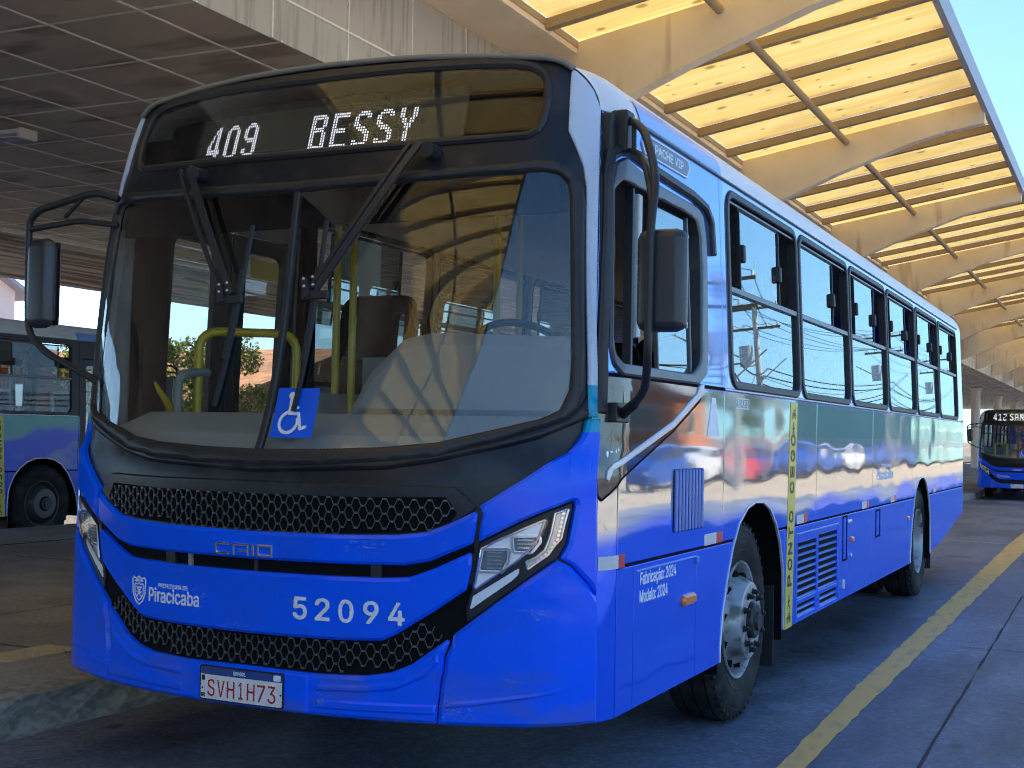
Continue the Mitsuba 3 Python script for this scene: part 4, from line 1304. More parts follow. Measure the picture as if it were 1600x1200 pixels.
def lettering(B, main=True):
    A = lambda name, mesh, m, sm=False, **k: add(f'{B}__{name}', mesh, m, sm, **k)
    # on the front
    A('crest', fplate(crest(-.603, .712, .086, .118), .030, .0318, 0, .05), 'm_white_print')
    A('town_lettering', ftext('Piracicaba', .052, -.500, .737, .0302, True, .272), 'm_white_print')
    A('town_lettering', ftext('PREFEITURA DE', .0155, -.446, .794, .0302, True, .160), 'm_white_print')
    L = []
    X = lambda pts, w=.010: LineString(pts).buffer(w / 2, cap_style=2, join_style=2)
    u, z, w, h = -.141, .9515, .064, .036
    L.append(X([(u + w, z + h), (u + .012, z + h), (u + .004, z + h - .008), (u + .004, z + .006), (u + .012, z), (u + w, z)]))
    u += .086
    L.append(X([(u, z - .004), (u, z + h), (u + w, z + h), (u + w, z - .004)]))
    L.append(X([(u + .018, z + .012), (u + w, z + .012)], .008))
    u += .084
    L.append(X([(u + .004, z - .004), (u + .004, z + h + .004)], .014))
    u += .028
    L.append(X([(u, z), (u, z + h), (u + .058, z + h), (u + .058, z), (u - .004, z)]))
    A('maker_emblem', fplate(unary_union(L), .028, .040, .003, .05), 'm_chrome')
    # plate
    k = A('number_plate', fplate(rrect(-.196, .177, .398, .524, .008), .044, .050, .002, .1), 'm_plate_white', 30)
    add(f'{k}__band', fplate(rrect(-.193, .174, .492, .521, .006), .0495, .0508, 0, .1), 'm_plate_blue')
    if main:
        A('fleet_number', cat([ftext(c, .078, uu, .729, .0302, True, .058) for c, uu in zip('52094', (.202, .292, .384, .478, .570))]), 'm_white_print')
        add(f'{k}__lettering', cat([ftext(c, .062, -.160 + .0455 * i + (.007 if c == '1' else 0), .413, .050, False, .034 if c != '1' else .020) for i, c in enumerate('SVH1H73')]), 'm_red_print')
        add(f'{k}__lettering', ftext('BRASIL', .013, -.040, .500, .0506, True, .055), 'm_white_print')
        add(f'{k}__flag', fplate(rrect(.137, .168, .496, .517, .003), .0506, .0514, 0, .1), 'm_white_print')
        for q in (fplate(sbox(-.189, .468, -.174, .488), .0498, .0506, 0, .1), ftext('BR', .014, -.190, .407, .0502, True, .018), fplate(Point(.168, .446).buffer(.004), .0498, .0506, 0, .1), fplate(Point(-.184, .440).buffer(.004), .0498, .0506, 0, .1)):
            add(f'{k}__mark', q, 'm_black_print')
        add(f'{k}__rim', fplate(rrect(-.198, .179, .396, .526, .009).difference(rrect(-.193, .174, .401, .521, .007)), .044, .0518, .001, .1), 'm_black_print')
    # sticker inside the screen
    st = A('access_sticker', fplate(Polygon([(.032, 1.574), (.216, 1.574), (.222, 1.384), (.038, 1.384)]), .0045, .0062, 0, .05), 'm_sign_blue')
    add(f'{st}__symbol', fplate(wheelchair(.040, 1.392, .168, 0), .0062, .0078, 0, .05), 'm_white_print')
    if main:
        # on the driver's side
        A('year_lettering', stext('Fabricação: 2024', .046, .482, .842, .001, True, .435), 'm_white_print')
        A('year_lettering', stext('Modelo: 2024', .046, .478, .772, .001, True, .335), 'm_white_print')
        A('maker_badge', cat([stext('CAIO', .030, 1.815, 1.572, .001, True, .19), splate(rrect(1.79, 2.02, 1.560, 1.612, .004).difference(rrect(1.795, 2.015, 1.565, 1.607, .003)), 0, .003, 0, 1)]), 'm_silver')
        b = A('model_badge', splate(Polygon([(.575, 2.625), (1.105, 2.625), (1.13, 2.60), (1.09, 2.555), (.56, 2.555), (.535, 2.585)]), .0, .006, .002, 1), 'm_badge', 30)
        add(f'{b}__lettering', stext('APACHE VIP', .036, .625, 2.573, .006, True, .42), 'm_white_print')
        add(f'{b}__rim', splate(Polygon([(.568, 2.633), (1.108, 2.633), (1.142, 2.602), (1.096, 2.547), (.554, 2.547), (.525, 2.585)]).difference(Polygon([(.575, 2.625), (1.105, 2.625), (1.13, 2.60), (1.09, 2.555), (.56, 2.555), (.535, 2.585)])), 0, .007, .001, 1), 'm_silver')
        A('town_lettering', cat([stext('Piracicaba', .075, 5.60, 1.125, .001, True, .70), stext('PREFEITURA DE', .022, 5.78, 1.215, .001, True, .42)]), 'm_white_print')
        A('number_sticker', splate(Polygon([(1.330, 1.425), (1.395, 1.60), (1.455, 1.60), (1.520, 1.425)]), .0005, .002, 0, 1), 'm_white_print')
        # louvre behind the cab
        vk = key_for(f'{B}__cab_vent')
        scene[vk] = mikit.ply(splate(rrect(.872, 1.268, 1.018, 1.284, .02), .0, .002, 0, 1), 'm_void')
        for i in range(9):
            y = .880 + i * .0445
            q = Polygon([(y, 1.026), (y + .006, 1.018), (y + .015, 1.018), (y + .021, 1.026), (y + .021, 1.276), (y + .015, 1.284), (y + .006, 1.284), (y, 1.276)])
            t = prism(q, .001, .014, .005)
            add(f'{vk}__slat', to_side(t, 1), 'm_slat_blue', 40)
        A('marker_lamp', splate(rrect(.995, 1.165, .700, .746, .02), 0, .020, .010, 1), 'm_amber', 40)
        A('marker_lamp', splate(rrect(4.62, 4.70, .73, .765, .012), 0, .016, .008, 1), 'm_amber', 40)
        A('marker_lamp', splate(rrect(7.02, 7.10, .75, .785, .012), 0, .016, .008, 1), 'm_amber', 40)
        A('hinge', cat([splate(sbox(.43, .894, 1.19, .902), 0, .008, .003, 1), splate(rrect(1.178, 1.212, .868, .898, .004), 0, .014, .004, 1)]), 'm_slat_blue')
        A('filler_flap', splate(rrect(4.36, 4.50, .62, .92, .01).difference(rrect(4.372, 4.488, .632, .908, .008)), 0, .004, .001, 1), 'm_void')
        A('filler_flap', splate(rrect(5.56, 5.74, .70, .905, .01).difference(rrect(5.575, 5.725, .712, .893, .008)), 0, .004, .001, 1), 'm_void')
        A('lock_knob', cat([splate(Point(4.62, .645).buffer(.014), 0, .012, .004, 1), splate(rrect(4.36, 4.40, .44, .50, .008), 0, .012, .004, 1), splate(rrect(4.50, 4.62, .865, .885, .006), 0, .014, .005, 1)]), 'm_silver', 30)
        A('alarm_box', bx(1.10, 1.155, 2.84, 2.92, 2.18, 2.33), 'm_red_tape')


mat('m_plate_blue', (0.02, 0.05, 0.22), 0.4)
mat('m_badge', (0.10, 0.12, 0.15), 0.25, metallic=0.3, clearcoat=0.5)


def sign(B, words, bright, pu=PITCHU, pz=PITCHZ):
    bd = add(f'{B}__sign_board', fplate(rrect(-.70 if pu < .015 else -.95, .68 if pu < .015 else .95, 2.500, 2.80, .01), -.075, -.065, 0, .06), 'm_led_board', 30)
    add(f'{B}__sign_box', cat([fplate(rrect(-1.02, 1.02, 2.49, 2.82, .01), -.13, -.125, 0, .06)]), 'm_void')
    on = led_cells(words, pu=pu, pz=pz)
    key = add(f'{bd}__lit_dots', dots(on, -.064, .0031 * pu / .0115), 'm_led_off', False, kind='stuff', emit=bright)
    lit = {(round(a, 4), round(b, 4)) for a, b in on}
    off = []
    for i in range(118):
        for j in range(19):
            u, z = -.672 + i * PITCHU, 2.556 + (j - 1) * PITCHZ
            if all(abs(u - a) > .004 or abs(z - b) > .004 for a, b in on):
                off.append((u, z))
    add(f'{bd}__unlit_dots', dots(off, -.064, .0020), 'm_led_off', False, kind='stuff')


def build_bus(B):
    for s in (1, -1):
        dw, door = body_side(B, s)
        if dw is not None:
            cab_window(B, dw)
    door_leaf(B)
    body_front(B)
    body_roof(B)
    wipers(B)
    mirrors(B)
    lettering(B)


def copy_bus(src, dst, tm, skip=()):
    for k in [k for k in scene if k.startswith(src + '__')]:
        rest = k[len(src) + 2:]
        if any(rest.startswith(x) for x in skip):
            continue
        d = dict(scene[k])
        d['to_world'] = tm @ d['to_world'] if 'to_world' in d else tm
        if d.get('bsdf', {}).get('id') == 'm_side_glass':
            d['bsdf'] = {'type': 'ref', 'id': 'm_far_glass'}
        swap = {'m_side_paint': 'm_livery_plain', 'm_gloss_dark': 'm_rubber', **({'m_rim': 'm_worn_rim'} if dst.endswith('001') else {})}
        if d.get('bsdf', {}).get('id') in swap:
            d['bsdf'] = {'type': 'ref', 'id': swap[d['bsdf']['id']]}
        nk = dst + '__' + rest
        scene[nk] = d
        if k in labels:
            labels[nk] = dict(labels[k])


BUS = thing('city_bus', 'large blue and silver city bus in the foreground with route 409 lit above its windscreen', 'bus', 'blue city buses at the terminal')
build_bus(BUS)
SKIP_FAR = ('wheel__nut', 'wheel__hand', 'wheel_001__nut', 'wheel_001__hand', 'wheel_002__nut', 'wheel_002__hand', 'wheel_003__nut', 'wheel_003__hand', 'fleet_number', 'number_plate__', 'year_', 'maker_badge', 'model_badge', 'cab_vent', 'number_sticker', 'alarm_box', 'engine_vent', 'town_lettering_002')
BUS2 = thing('city_bus', 'shaded blue city bus at the left edge, partly hidden behind the nearest bus', 'bus', 'blue city buses at the terminal')
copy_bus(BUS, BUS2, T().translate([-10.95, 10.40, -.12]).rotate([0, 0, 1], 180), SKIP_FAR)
BUS3 = thing('city_bus', 'distant blue city bus facing the camera at the right edge with route 412 lit', 'bus', 'blue city buses at the terminal')
FAR = T().translate([-.38, 40.0, -.41])
copy_bus(BUS, BUS3, FAR, SKIP_FAR)
interior(BUS)
sign(BUS, [('409', -.615), ('BESSY', -.035)], (.24, .235, .275))
labels[BUS + '__town_lettering'] = {'label': 'white town name lettering on the blue bonnet'}

# signs of the far bus: moved there with it
_n = set(scene)
sign('far_tmp', [('412', -.80), ('SANTA O', -.27)], (.35, .35, .36), .0168, .0168)
for k in [k for k in scene if k not in _n]:
    d = scene.pop(k)
    if 'lit_dots' in k and 'unlit' in k:
        labels.pop(k, None)
        continue
    nk = k.replace('far_tmp', BUS3)
    scene[nk] = {**d, 'to_world': FAR}
    if k in labels:
        labels[nk] = labels.pop(k)
# ------------------------------------------------------------------ ground, lane, platform
struct('ground', bx(-400, 400, -300, 600, -1.5, -.60), 'm_ground')
def ground_z(y):
    """the lane falls away slightly towards the far end"""
    y = np.asarray(y, float)
    return -.42 * np.clip((y - 15) / 25, 0, 1) ** 1.3


def strip(x0, x1, z0, y0=-60, y1=140, depth=.5):
    ys = np.unique(np.concatenate([np.linspace(y0, y1, 60), np.linspace(14, 42, 40)]))
    v, f = [], []
    for y in ys:
        z = z0 + float(ground_z(y))
        v += [[x0, y, z - depth], [x0, y, z], [x1, y, z], [x1, y, z - depth]]
    for i in range(len(ys) - 1):
        for k in range(3):
            a, b, c, d = 4 * i + k, 4 * i + k + 1, 4 * i + 4 + k, 4 * i + 5 + k
            f += [[a, c, b], [b, c, d]]
    return trimesh.Trimesh(np.array(v), np.array(f)[:, ::-1], process=False)


struct('road', strip(-1.55, 9.0, 0.0), 'm_road_b', 20)
struct('left_lane', bx(-16.0, -8.75, -60, 140, -.9, -.12), 'm_street')
struct('left_street', bx(-60.0, -16.0, -60, 140, -.9, -.14), 'm_ground')
struct('yard', strip(9.0, 26.0, -.004), 'm_yard', 20)
struct('street', strip(26.0, 60.0, -.006), 'm_street', 20)


def ragged(x0, x1, y0, y1, step=.12, amp=.012, seed=1):
    r = np.random.default_rng(seed)
    ys = np.arange(y0, y1, step)
    a = x0(ys) + r.normal(0, amp, len(ys))
    b = x1(ys) + r.normal(0, amp, len(ys))
    return Polygon(list(zip(a, ys)) + list(zip(b[::-1], ys[::-1]))).buffer(0)


def sheet(poly, z, fine=False):
    m = flat(poly, z) if not fine else prism(poly, z - .001, z, 0, 1.0)
    m.vertices[:, 2] += ground_z(m.vertices[:, 1])
    return m


struct('lane_line', sheet(ragged(lambda y: np.where(y < 3.3, 1.541 - .027 * (y - 3.3), 1.541 - .0127 * (y - 3.3)), lambda y: 1.700 - .002 * y, -8, 70, .12, .005), .004, True), 'm_road_line')
struct('lane_cross_line', sheet(Polygon([(.15, 15.30), (1.42, 15.16), (1.42, 15.23), (.15, 15.37)]), .004), 'm_white_line')
struct('road_joint', sheet(ragged(lambda y: 2.150 - .013 * y, lambda y: 2.160 - .013 * y, -8, 60, .3, .004, 5), .004, True), 'm_joint')
for k in range(8):
    y = 5.2 + 6.1 * k
    struct('road_joint', sheet(Polygon([(1.9, y), (8.9, y + .1), (8.9, y + .112), (1.9, y + .012)]), .005), 'm_joint')

# platform between the lanes with a broken concrete kerb
struct('platform', strip(-8.75, -1.70, .2), 'm_platform', 20)
kb = trimesh.creation.box(bounds=[[-1.70, -6, -.3], [-1.545, 30, .196]])
n_k = 220
ys = np.linspace(-6, 30, n_k)
prof = [(-1.71, .199), (-1.60, .199), (-1.555, .185), (-1.545, .14), (-1.548, .06), (-1.55, -.05)]
rk = np.random.default_rng(11)
v, f = [], []
for i, y in enumerate(ys):
    j = rk.normal(0, 1, (6, 2)) * np.array([[0, 0], [.004, .002], [.014, .010], [.018, .014], [.018, .014], [0, 0]])
    if rk.random() < .18:
        j[1:4, 0] -= rk.random() * .035
        j[1:3, 1] -= rk.random() * .03
    for k, (x, z) in enumerate(prof):
        v.append([x + j[k, 0], y, z + j[k, 1] + float(ground_z(y))])
for i in range(n_k - 1):
    for k in range(5):
        a, b, c, d = i * 6 + k, i * 6 + k + 1, (i + 1) * 6 + k, (i + 1) * 6 + k + 1
        f += [[a, b, c], [b, d, c]]
struct('kerb', trimesh.Trimesh(np.array(v), np.array(f), process=False), 'm_kerb')
for k in range(22):
    y = -3.9 + .25 * k
    if abs(y - .75) < 6:
        dm = [bx(-2.42, -2.18, y, y + .244, .2, .206)]
        for a in range(4):
            for b in range(4):
                c = trimesh.creation.cylinder(.012, .004, sections=8)
                c.apply_translation([-2.42 + .03 + .06 * a, y + .03 + .06 * b, .2075])
                dm.append(c)
        add('platform__tactile_tile', cat(dm), 'm_tactile') if .40 < y < .95 else None
struct('platform_joint', sheet(ragged(lambda y: -7.20 + 0 * y, lambda y: -7.14 + 0 * y, -20, 60, .3, .006, 9), .204), 'm_joint')
for _y in (-2.6, .95, 4.5, 8.05, 11.6, 15.15):
    struct('platform_joint', sheet(Polygon([(-8.7, _y), (-1.72, _y + .02), (-1.72, _y + .034), (-8.7, _y + .014)]), .2045), 'm_joint')
struct('platform_joint', sheet(ragged(lambda y: -3.50 + 0 * y, lambda y: -3.49 + 0 * y, -20, 60, .3, .002, 10), .204), 'm_joint')

# ------------------------------------------------------------------ terminal roof: canopy over the lane, ceiling over the platform
BEAM_Y = [6.5 + 5.46 * k for k in range(-7, 17)]
TOP = lambda x: 4.985 + (x + 1.58) * (5.50 - 4.985) / (1.36 + 1.58)
CAN = thing('canopy', 'lane canopy of cream concrete beams with glowing yellow translucent roof sheets between them', 'canopy')
beam2 = Polygon([(-2.155, 4.00), (-1.6, 4.20), (-.97, 4.475), (-.37, 4.725), (.10, 4.89), (.55, 5.05), (.92, 5.14), (1.355, 5.215), (1.355, 5.49), (-2.155, 4.87)])
bm = prism(beam2, -.08, .08, .008)
w = np.asarray(bm.vertices)
bm = trimesh.Trimesh(np.column_stack([w[:, 0], w[:, 2], w[:, 1]]), np.asarray(bm.faces)[:, ::-1], process=False)
bply = mikit.ply(bm, 'm_concrete', smooth=30)
for y in BEAM_Y:
    scene[key_for(f'{CAN}__beam')] = {**bply, 'to_world': T().translate([0, y, 0])}
pl = []
purl = trimesh.Trimesh(*(lambda b: (b.vertices, b.faces))(bx(0, 1, -.045, .045, -.12, -.005)), process=False)


def sloped(x0, x1, ya, yb, h0, h1):
    """box that follows the canopy slope; h0, h1 are heights above its line"""
    v = np.array([[x, y, TOP(x) + h] for x in (x0, x1) for y in (ya, yb) for h in (h0, h1)])
    return trimesh.Trimesh(v, np.array([[0, 1, 3], [0, 3, 2], [4, 6, 7], [4, 7, 5], [0, 4, 5], [0, 5, 1], [2, 3, 7], [2, 7, 6], [0, 2, 6], [0, 6, 4], [1, 5, 7], [1, 7, 3]]), process=False)


p_ply = mikit.ply(sloped(-1.58, 1.34, -.045, .045, -.10, -.012), 'm_steel_brown')
r_ply = mikit.ply(cat([tube([(-.26, .08, 5.105), (-.26, 5.38, 5.105)], .042, 10)]), 'm_steel_brown', smooth=True)
g_ply = mikit.ply(bx(1.34, 1.40, 0, 5.46, 5.34, 5.56), 'm_gutter')
l_ply = mikit.ply(bx(-2.19, -1.585, .08, 5.38, 4.865, 4.985), 'm_concrete')
e_ply = mikit.ply(bx(-1.600, -1.575, .08, 5.38, 4.915, 4.978), 'm_steel_brown')
PO = (1.20, 2.37, 3.54, 4.71)


def sheet_panel(ya, yb):
    v = np.array([[x, y, TOP(x) + .004 * math.sin(i * 2.1)] for x in np.linspace(-1.58, 1.345, 8) for i, y in enumerate((ya, yb))])
    f = []
    for i in range(7):
        a = 2 * i
        f += [[a, a + 2, a + 1], [a + 1, a + 2, a + 3]]
    return trimesh.Trimesh(v, np.array(f), process=False)


edges = [.0] + list(PO) + [5.46]
sh = [mikit.ply(sheet_panel(a + .002, b - .002), 'm_canopy', smooth=True) for a, b in zip(edges[:-1], edges[1:])]
for i, y in enumerate(BEAM_Y[:-1]):
    m_ = T().translate([0, y, 0])
    for q in sh:
        scene[key_for(f'{CAN}__roof_sheet')] = {**q, 'to_world': m_}
    for yo in PO:
        scene[key_for(f'{CAN}__purlin')] = {**p_ply, 'to_world': T().translate([0, y + yo, 0])}
    scene[key_for(f'{CAN}__tie_rod')] = {**r_ply, 'to_world': m_}
    scene[key_for(f'{CAN}__gutter')] = {**g_ply, 'to_world': m_}
    scene[key_for(f'{CAN}__root_beam')] = {**l_ply, 'to_world': m_}
    scene[key_for(f'{CAN}__root_angle')] = {**e_ply, 'to_world': m_}

CEI = thing('platform_roof', 'flat stained ceiling of square panels over the platform with a grooved panel fascia', 'roof')
struct('roof_slab', bx(-10.55, -2.19, -60, 105, 4.03, 4.84), 'm_concrete')
PX, PY, X0, Y0 = .76, .88, -2.17, 1.88
cx = [X0 - PX * i for i in range(1, 11)] + [-10.55]
cx = [X0 - .45] + [X0 - .45 - PX * i for i in range(1, 11)] + [-10.50]
xs_ = [X0] + cx
yk = [Y0 + PY * k for k in range(-66, 114)]
shared = {}
far_panels = []
for a, b in zip(xs_[:-1], xs_[1:]):
    if a - b < .03:
        continue
    for y in yk:
        if 0 <= y + PY and y < 18.5:
            dz = RNG.uniform(0, .006)
            t = bx(b + .006, a - .006, y + .006, y + PY - .006, 4.006 + dz * .4, 4.026)
            scene[key_for(f'{CEI}__ceiling_panel')] = mikit.ply(t, 'm_ceiling')
        else:
            far_panels.append(bx(b + .006, a - .006, y + .006, y + PY - .006, 4.008, 4.026))
add(f'{CEI}__far_panels', cat(far_panels), 'm_ceiling', kind='stuff')
for x in cx[:-1]:
    add(f'{CEI}__grid_bar', bx(x - .0115, x + .0115, -58, 104, 4.001, 4.012), 'm_ceiling_bar')
near, farb = [], []
for y in yk:
    t = bx(-10.5, X0, y - .0115, y + .0115, 4.0025, 4.0112)
    if 0 < y < 40:
        add(f'{CEI}__grid_bar', t, 'm_ceiling_bar')
    else:
        farb.append(t)
add(f'{CEI}__far_grid_bars', cat(farb), 'm_ceiling_bar', kind='stuff')
# fascia: two rows of grooved panels in front of the slab edge
farf = []
for k in range(-60, 108):
    y = 3.55 + .91 * k
    for (z0, z1) in ((4.0, 4.292), (4.304, 4.868)):
        x1 = -2.172 + RNG.uniform(-.003, .003)
        t = bx(-2.19, x1, y + .006, y + .904, z0, z1)
        if -2 < y < 40:
            scene[key_for(f'{CEI}__fascia_panel')] = mikit.ply(t, 'm_fascia')
        else:
            farf.append(t)
add(f'{CEI}__far_fascia', cat(farf), 'm_fascia', kind='stuff')
add(f'{CEI}__joint_bar', bx(-2.19, -2.160, -55, 100, 4.290, 4.306), 'm_ceiling_bar')
for k in range(-2, 46):
    add(f'{CEI}__joint_bar', bx(-2.19, -2.162, 3.55 + .91 * k - .006, 3.55 + .91 * k + .006, 4.0, 4.868), 'm_ceiling_bar')
add(f'{CEI}__edge_trim', bx(-10.66, -10.55, -60, 105, 3.965, 4.86), 'm_ceiling_bar')
for k in range(9):
    y = 6.5 + 10.92 * (k - 1)
    c = thing('column', ['round concrete column carrying the platform ceiling behind the blue bus', 'pale concrete column far along the platform, seen at the tail of the blue bus'][k > 4] if False else 'round concrete column carrying the platform ceiling', 'column', 'columns along the platform')
    t = trimesh.creation.cylinder(.21, 3.75, sections=28)
    t.apply_translation([-3.9, y, .2 + 1.875])
    scene[f'{c}__shaft'] = mikit.ply(t, 'm_concrete', smooth=30)
    t = trimesh.creation.cylinder(.30, .12, sections=28)
    t.apply_translation([-3.9, y, 3.93])
    scene[f'{c}__capital'] = mikit.ply(t, 'm_concrete', smooth=30)
lt = thing('ceiling_light', 'unlit strip light fitting hanging under the stained ceiling at the left edge', 'lamp')
add(f'{lt}__body', rbox(-6.9, -5.80, 3.95, 4.09, 3.955, 3.995, .006), 'm_white_wall', 30)
for xx in (-5.80, -6.93):
    add(f'{lt}__end_cap', rbox(xx, xx + .04, 3.92, 4.12, 3.905, 3.994, .006), 'm_white_wall', 30)
for yy in (3.975, 4.065):
    add(f'{lt}__tube', rod((-6.89, yy, 3.932), (-5.79, yy, 3.932), .015, 10), 'm_lamp_glass', True)
# second soffit over the far lane, of planks
PL = thing('lane_soffit', 'low grey brown plank soffit beyond the platform ceiling, above the bus on the left', 'roof')
for i in range(14):
    x1 = -10.70 - .30 * i
    add(f'{PL}__plank', bx(x1 - .292, x1, -50, 100, 3.985 + RNG.uniform(-.006, .006), 4.05), 'm_plank')
add(f'{PL}__edge', bx(-15.0, -14.92, -50, 100, 3.975, 4.12), 'm_gutter')


# ------------------------------------------------------------------ buildings, trees, poles
def gable_house(name, label, x0, x1, y0, y1, h, rise, wm, rm, wins=(), axis='y', grp=None):
    k = thing(name, label, 'house')
    body = bx(x0, x1, y0, y1, -.2, h)
    xc = (x0 + x1) / 2
    g = []
    if axis == 'y':
        for y in (y0, y1):
            g.append(trimesh.Trimesh([[x0, y, h], [x1, y, h], [xc, y, h + rise]], [[0, 1, 2]], process=False))
        pr = Polygon([(x0 - .5, h - .25), (xc, h + rise), (x1 + .5, h - .25), (x1 + .5, h - .12), (xc, h + rise + .15), (x0 - .5, h - .12)])
        t = prism(pr, 0, y1 - y0 + .8)
        w = np.asarray(t.vertices)
        roof = trimesh.Trimesh(np.column_stack([w[:, 0], y0 - .4 + w[:, 2], w[:, 1]]), np.asarray(t.faces)[:, ::-1], process=False)
    else:
        yc = (y0 + y1) / 2
        for x in (x0, x1):
            g.append(trimesh.Trimesh([[x, y0, h], [x, y1, h], [x, yc, h + rise]], [[0, 1, 2]], process=False))
        pr = Polygon([(y0 - .5, h - .25), (yc, h + rise), (y1 + .5, h - .25), (y1 + .5, h - .12), (yc, h + rise + .15), (y0 - .5, h - .12)])
        t = prism(pr, 0, x1 - x0 + .8)
        w = np.asarray(t.vertices)
        roof = trimesh.Trimesh(np.column_stack([x0 - .4 + w[:, 2], w[:, 0], w[:, 1]]), t.faces, process=False)
    add(f'{k}__wall', cat([body] + g), wm)
    add(f'{k}__roof', roof, rm)
    for (a, b, c, d, face) in wins:
        if face == 'x':
            q = add(f'{k}__window', bx(x1 - .02, x1 + .05, a, b, c, d), 'm_white_wall')
            add(f'{q}__pane', bx(x1, x1 + .06, a + .08, b - .08, c + .08, d - .08), 'm_pane')
        elif face == 'y':
            q = add(f'{k}__window', bx(a, b, y0 - .05, y0 + .02, c, d), 'm_white_wall')
            add(f'{q}__pane', bx(a + .08, b - .08, y0 - .06, y0, c + .08, d - .08), 'm_pane')
        elif face == '-x':
            q = add(f'{k}__window', bx(x0 - .05, x0 + .02, a, b, c, d), 'm_white_wall')
            add(f'{q}__pane', bx(x0 - .06, x0, a + .08, b - .08, c + .08, d - .08), 'm_pane')
    return k


gable_house('white_house', 'tall white house with a blue grey gable roof behind the door mirror at the left', -37, -29.2, 15.5, 26.0, 5.6, 2.6, 'm_white_wall', 'm_house_roof', [(18, 19.2, 3.6, 4.9, 'x')], 'x')
gable_house('brick_house', 'low brick house with an orange tiled roof seen through the door of the bus', -28, -19.5, 24, 36, 2.2, 1.6, 'm_brick', 'm_tile_roof', [(26, 27.2, .9, 1.9, 'x'), (30, 31.2, .9, 1.9, 'x'), (-26, -24.8, .8, 1.8, 'y'), (-22.6, -21.2, .8, 1.8, 'y')], 'x')
gable_house('brick_workshop', 'orange brick building glimpsed through the windows of the bus at the left', -31, -20.5, 8.5, 21.5, 2.9, .8, 'm_brick', 'm_tile_roof', [(10, 11.4, .9, 2.2, 'x'), (13.2, 14.4, .6, 2.2, 'x'), (16.5, 18, .9, 2.2, 'x'), (19, 20.2, .9, 2.2, 'x')], 'y')
gable_house('terracotta_house', 'terracotta house across the yard, mirrored in the side of the bus', 29.0, 34.5, 84, 92, 4.6, 1.2, 'm_terracotta', 'm_house_roof', [(30.2, 33.2, 1.8, 3.6, 'y'), (86, 88, 1.6, 3.2, '-x')], 'y')
gable_house('teal_shop', 'long teal green shop front across the yard, mirrored along the rear of the bus', 14.0, 24, 97, 160, 4.4, 1.0, 'm_teal_wall', 'm_house_roof', [(99 + 6 * i, 102 + 6 * i, .9, 2.4, '-x') for i in range(8)], 'y')
gable_house('cream_house', 'cream house at the far end of the yard, mirrored in the bus', 27.5, 33.5, 44, 52, 2.6, 1.0, 'm_fascia', 'm_house_roof', [(28.5, 30, 1, 2.3, 'y'), (46, 48, 1, 2.2, '-x')], 'y')


def tree(name, label, x, y, h, r, n, seed, group=None, z0=-.15):
    rr = np.random.default_rng(seed)
    k = thing(name, label, 'tree', group)
    base = np.array([x, y, z0])
    tr = [tube([base, base + [.08, .03, h * .35], base + [.02, .1, h * .6]], [.14, .10, .06], 8)]
    cs = []
    for i in range(16):
        a, e = rr.uniform(0, 6.28), rr.uniform(.15, 1.0)
        tip = base + np.array([math.cos(a) * r * rr.uniform(.4, .9), math.sin(a) * r * rr.uniform(.4, .9), h * (.35 + .6 * e)])
        st = base + np.array([.05, .05, h * rr.uniform(.25, .5)])
        tr.append(tube([st, (st + tip) / 2 + [0, 0, .1], tip], [.05, .03, .012], 6))
        cs.append((tip, r * rr.uniform(.25, .5)))
    add(f'{k}__trunk', cat(tr), 'm_bark', 40)
    pts = []
    for c, q in cs:
        m_ = n // len(cs)
        d = rr.normal(0, 1, (m_, 3))
        d /= np.linalg.norm(d, axis=1, keepdims=True)
        pts.append(c + d * q * rr.uniform(.3, 1.05, (m_, 1)) ** .6 * [1, 1, .8])
    p = np.vstack(pts)
    m_ = len(p)
    a = rr.normal(0, 1, (m_, 3))
    a /= np.linalg.norm(a, axis=1, keepdims=True)
    b = np.cross(a, rr.normal(0, 1, (m_, 3)))
    b /= np.linalg.norm(b, axis=1, keepdims=True)
    L, W = rr.uniform(.035, .075, (m_, 1)), rr.uniform(.018, .034, (m_, 1))
    v = np.stack([p - a * L, p + b * W, p + a * L, p - b * W], 1).reshape(-1, 3)
    q = np.array([[0, 1, 2], [0, 2, 3]])
    f = (q[None] + 4 * np.arange(m_)[:, None, None]).reshape(-1, 3)
    add(f'{k}__crown', trimesh.Trimesh(v, f, process=False), 'm_leaf')
    return k


tree('leafy_tree', 'sunlit leafy tree seen through the bus door just left of the windscreen divider', -17.2, 20.6, 3.9, 1.5, 9000, 3)
tree('leafy_tree', 'thin leafy tree in front of the orange tiled roof, seen through the bus door', -18.3, 18.6, 3.6, 1.1, 5000, 4)
tree('leafy_tree', 'bushy tree behind the bus at the left edge', -19.5, 13.5, 2.4, 1.1, 4000, 5)
tree('leafy_tree', 'tall tree by the teal shop, mirrored in the rear windows', 26.5, 96, 7.5, 2.6, 9000, 6)
tree('leafy_tree', 'round tree beside the terracotta house, mirrored in the bus side', 25.0, 86, 5.5, 2.2, 8000, 7)


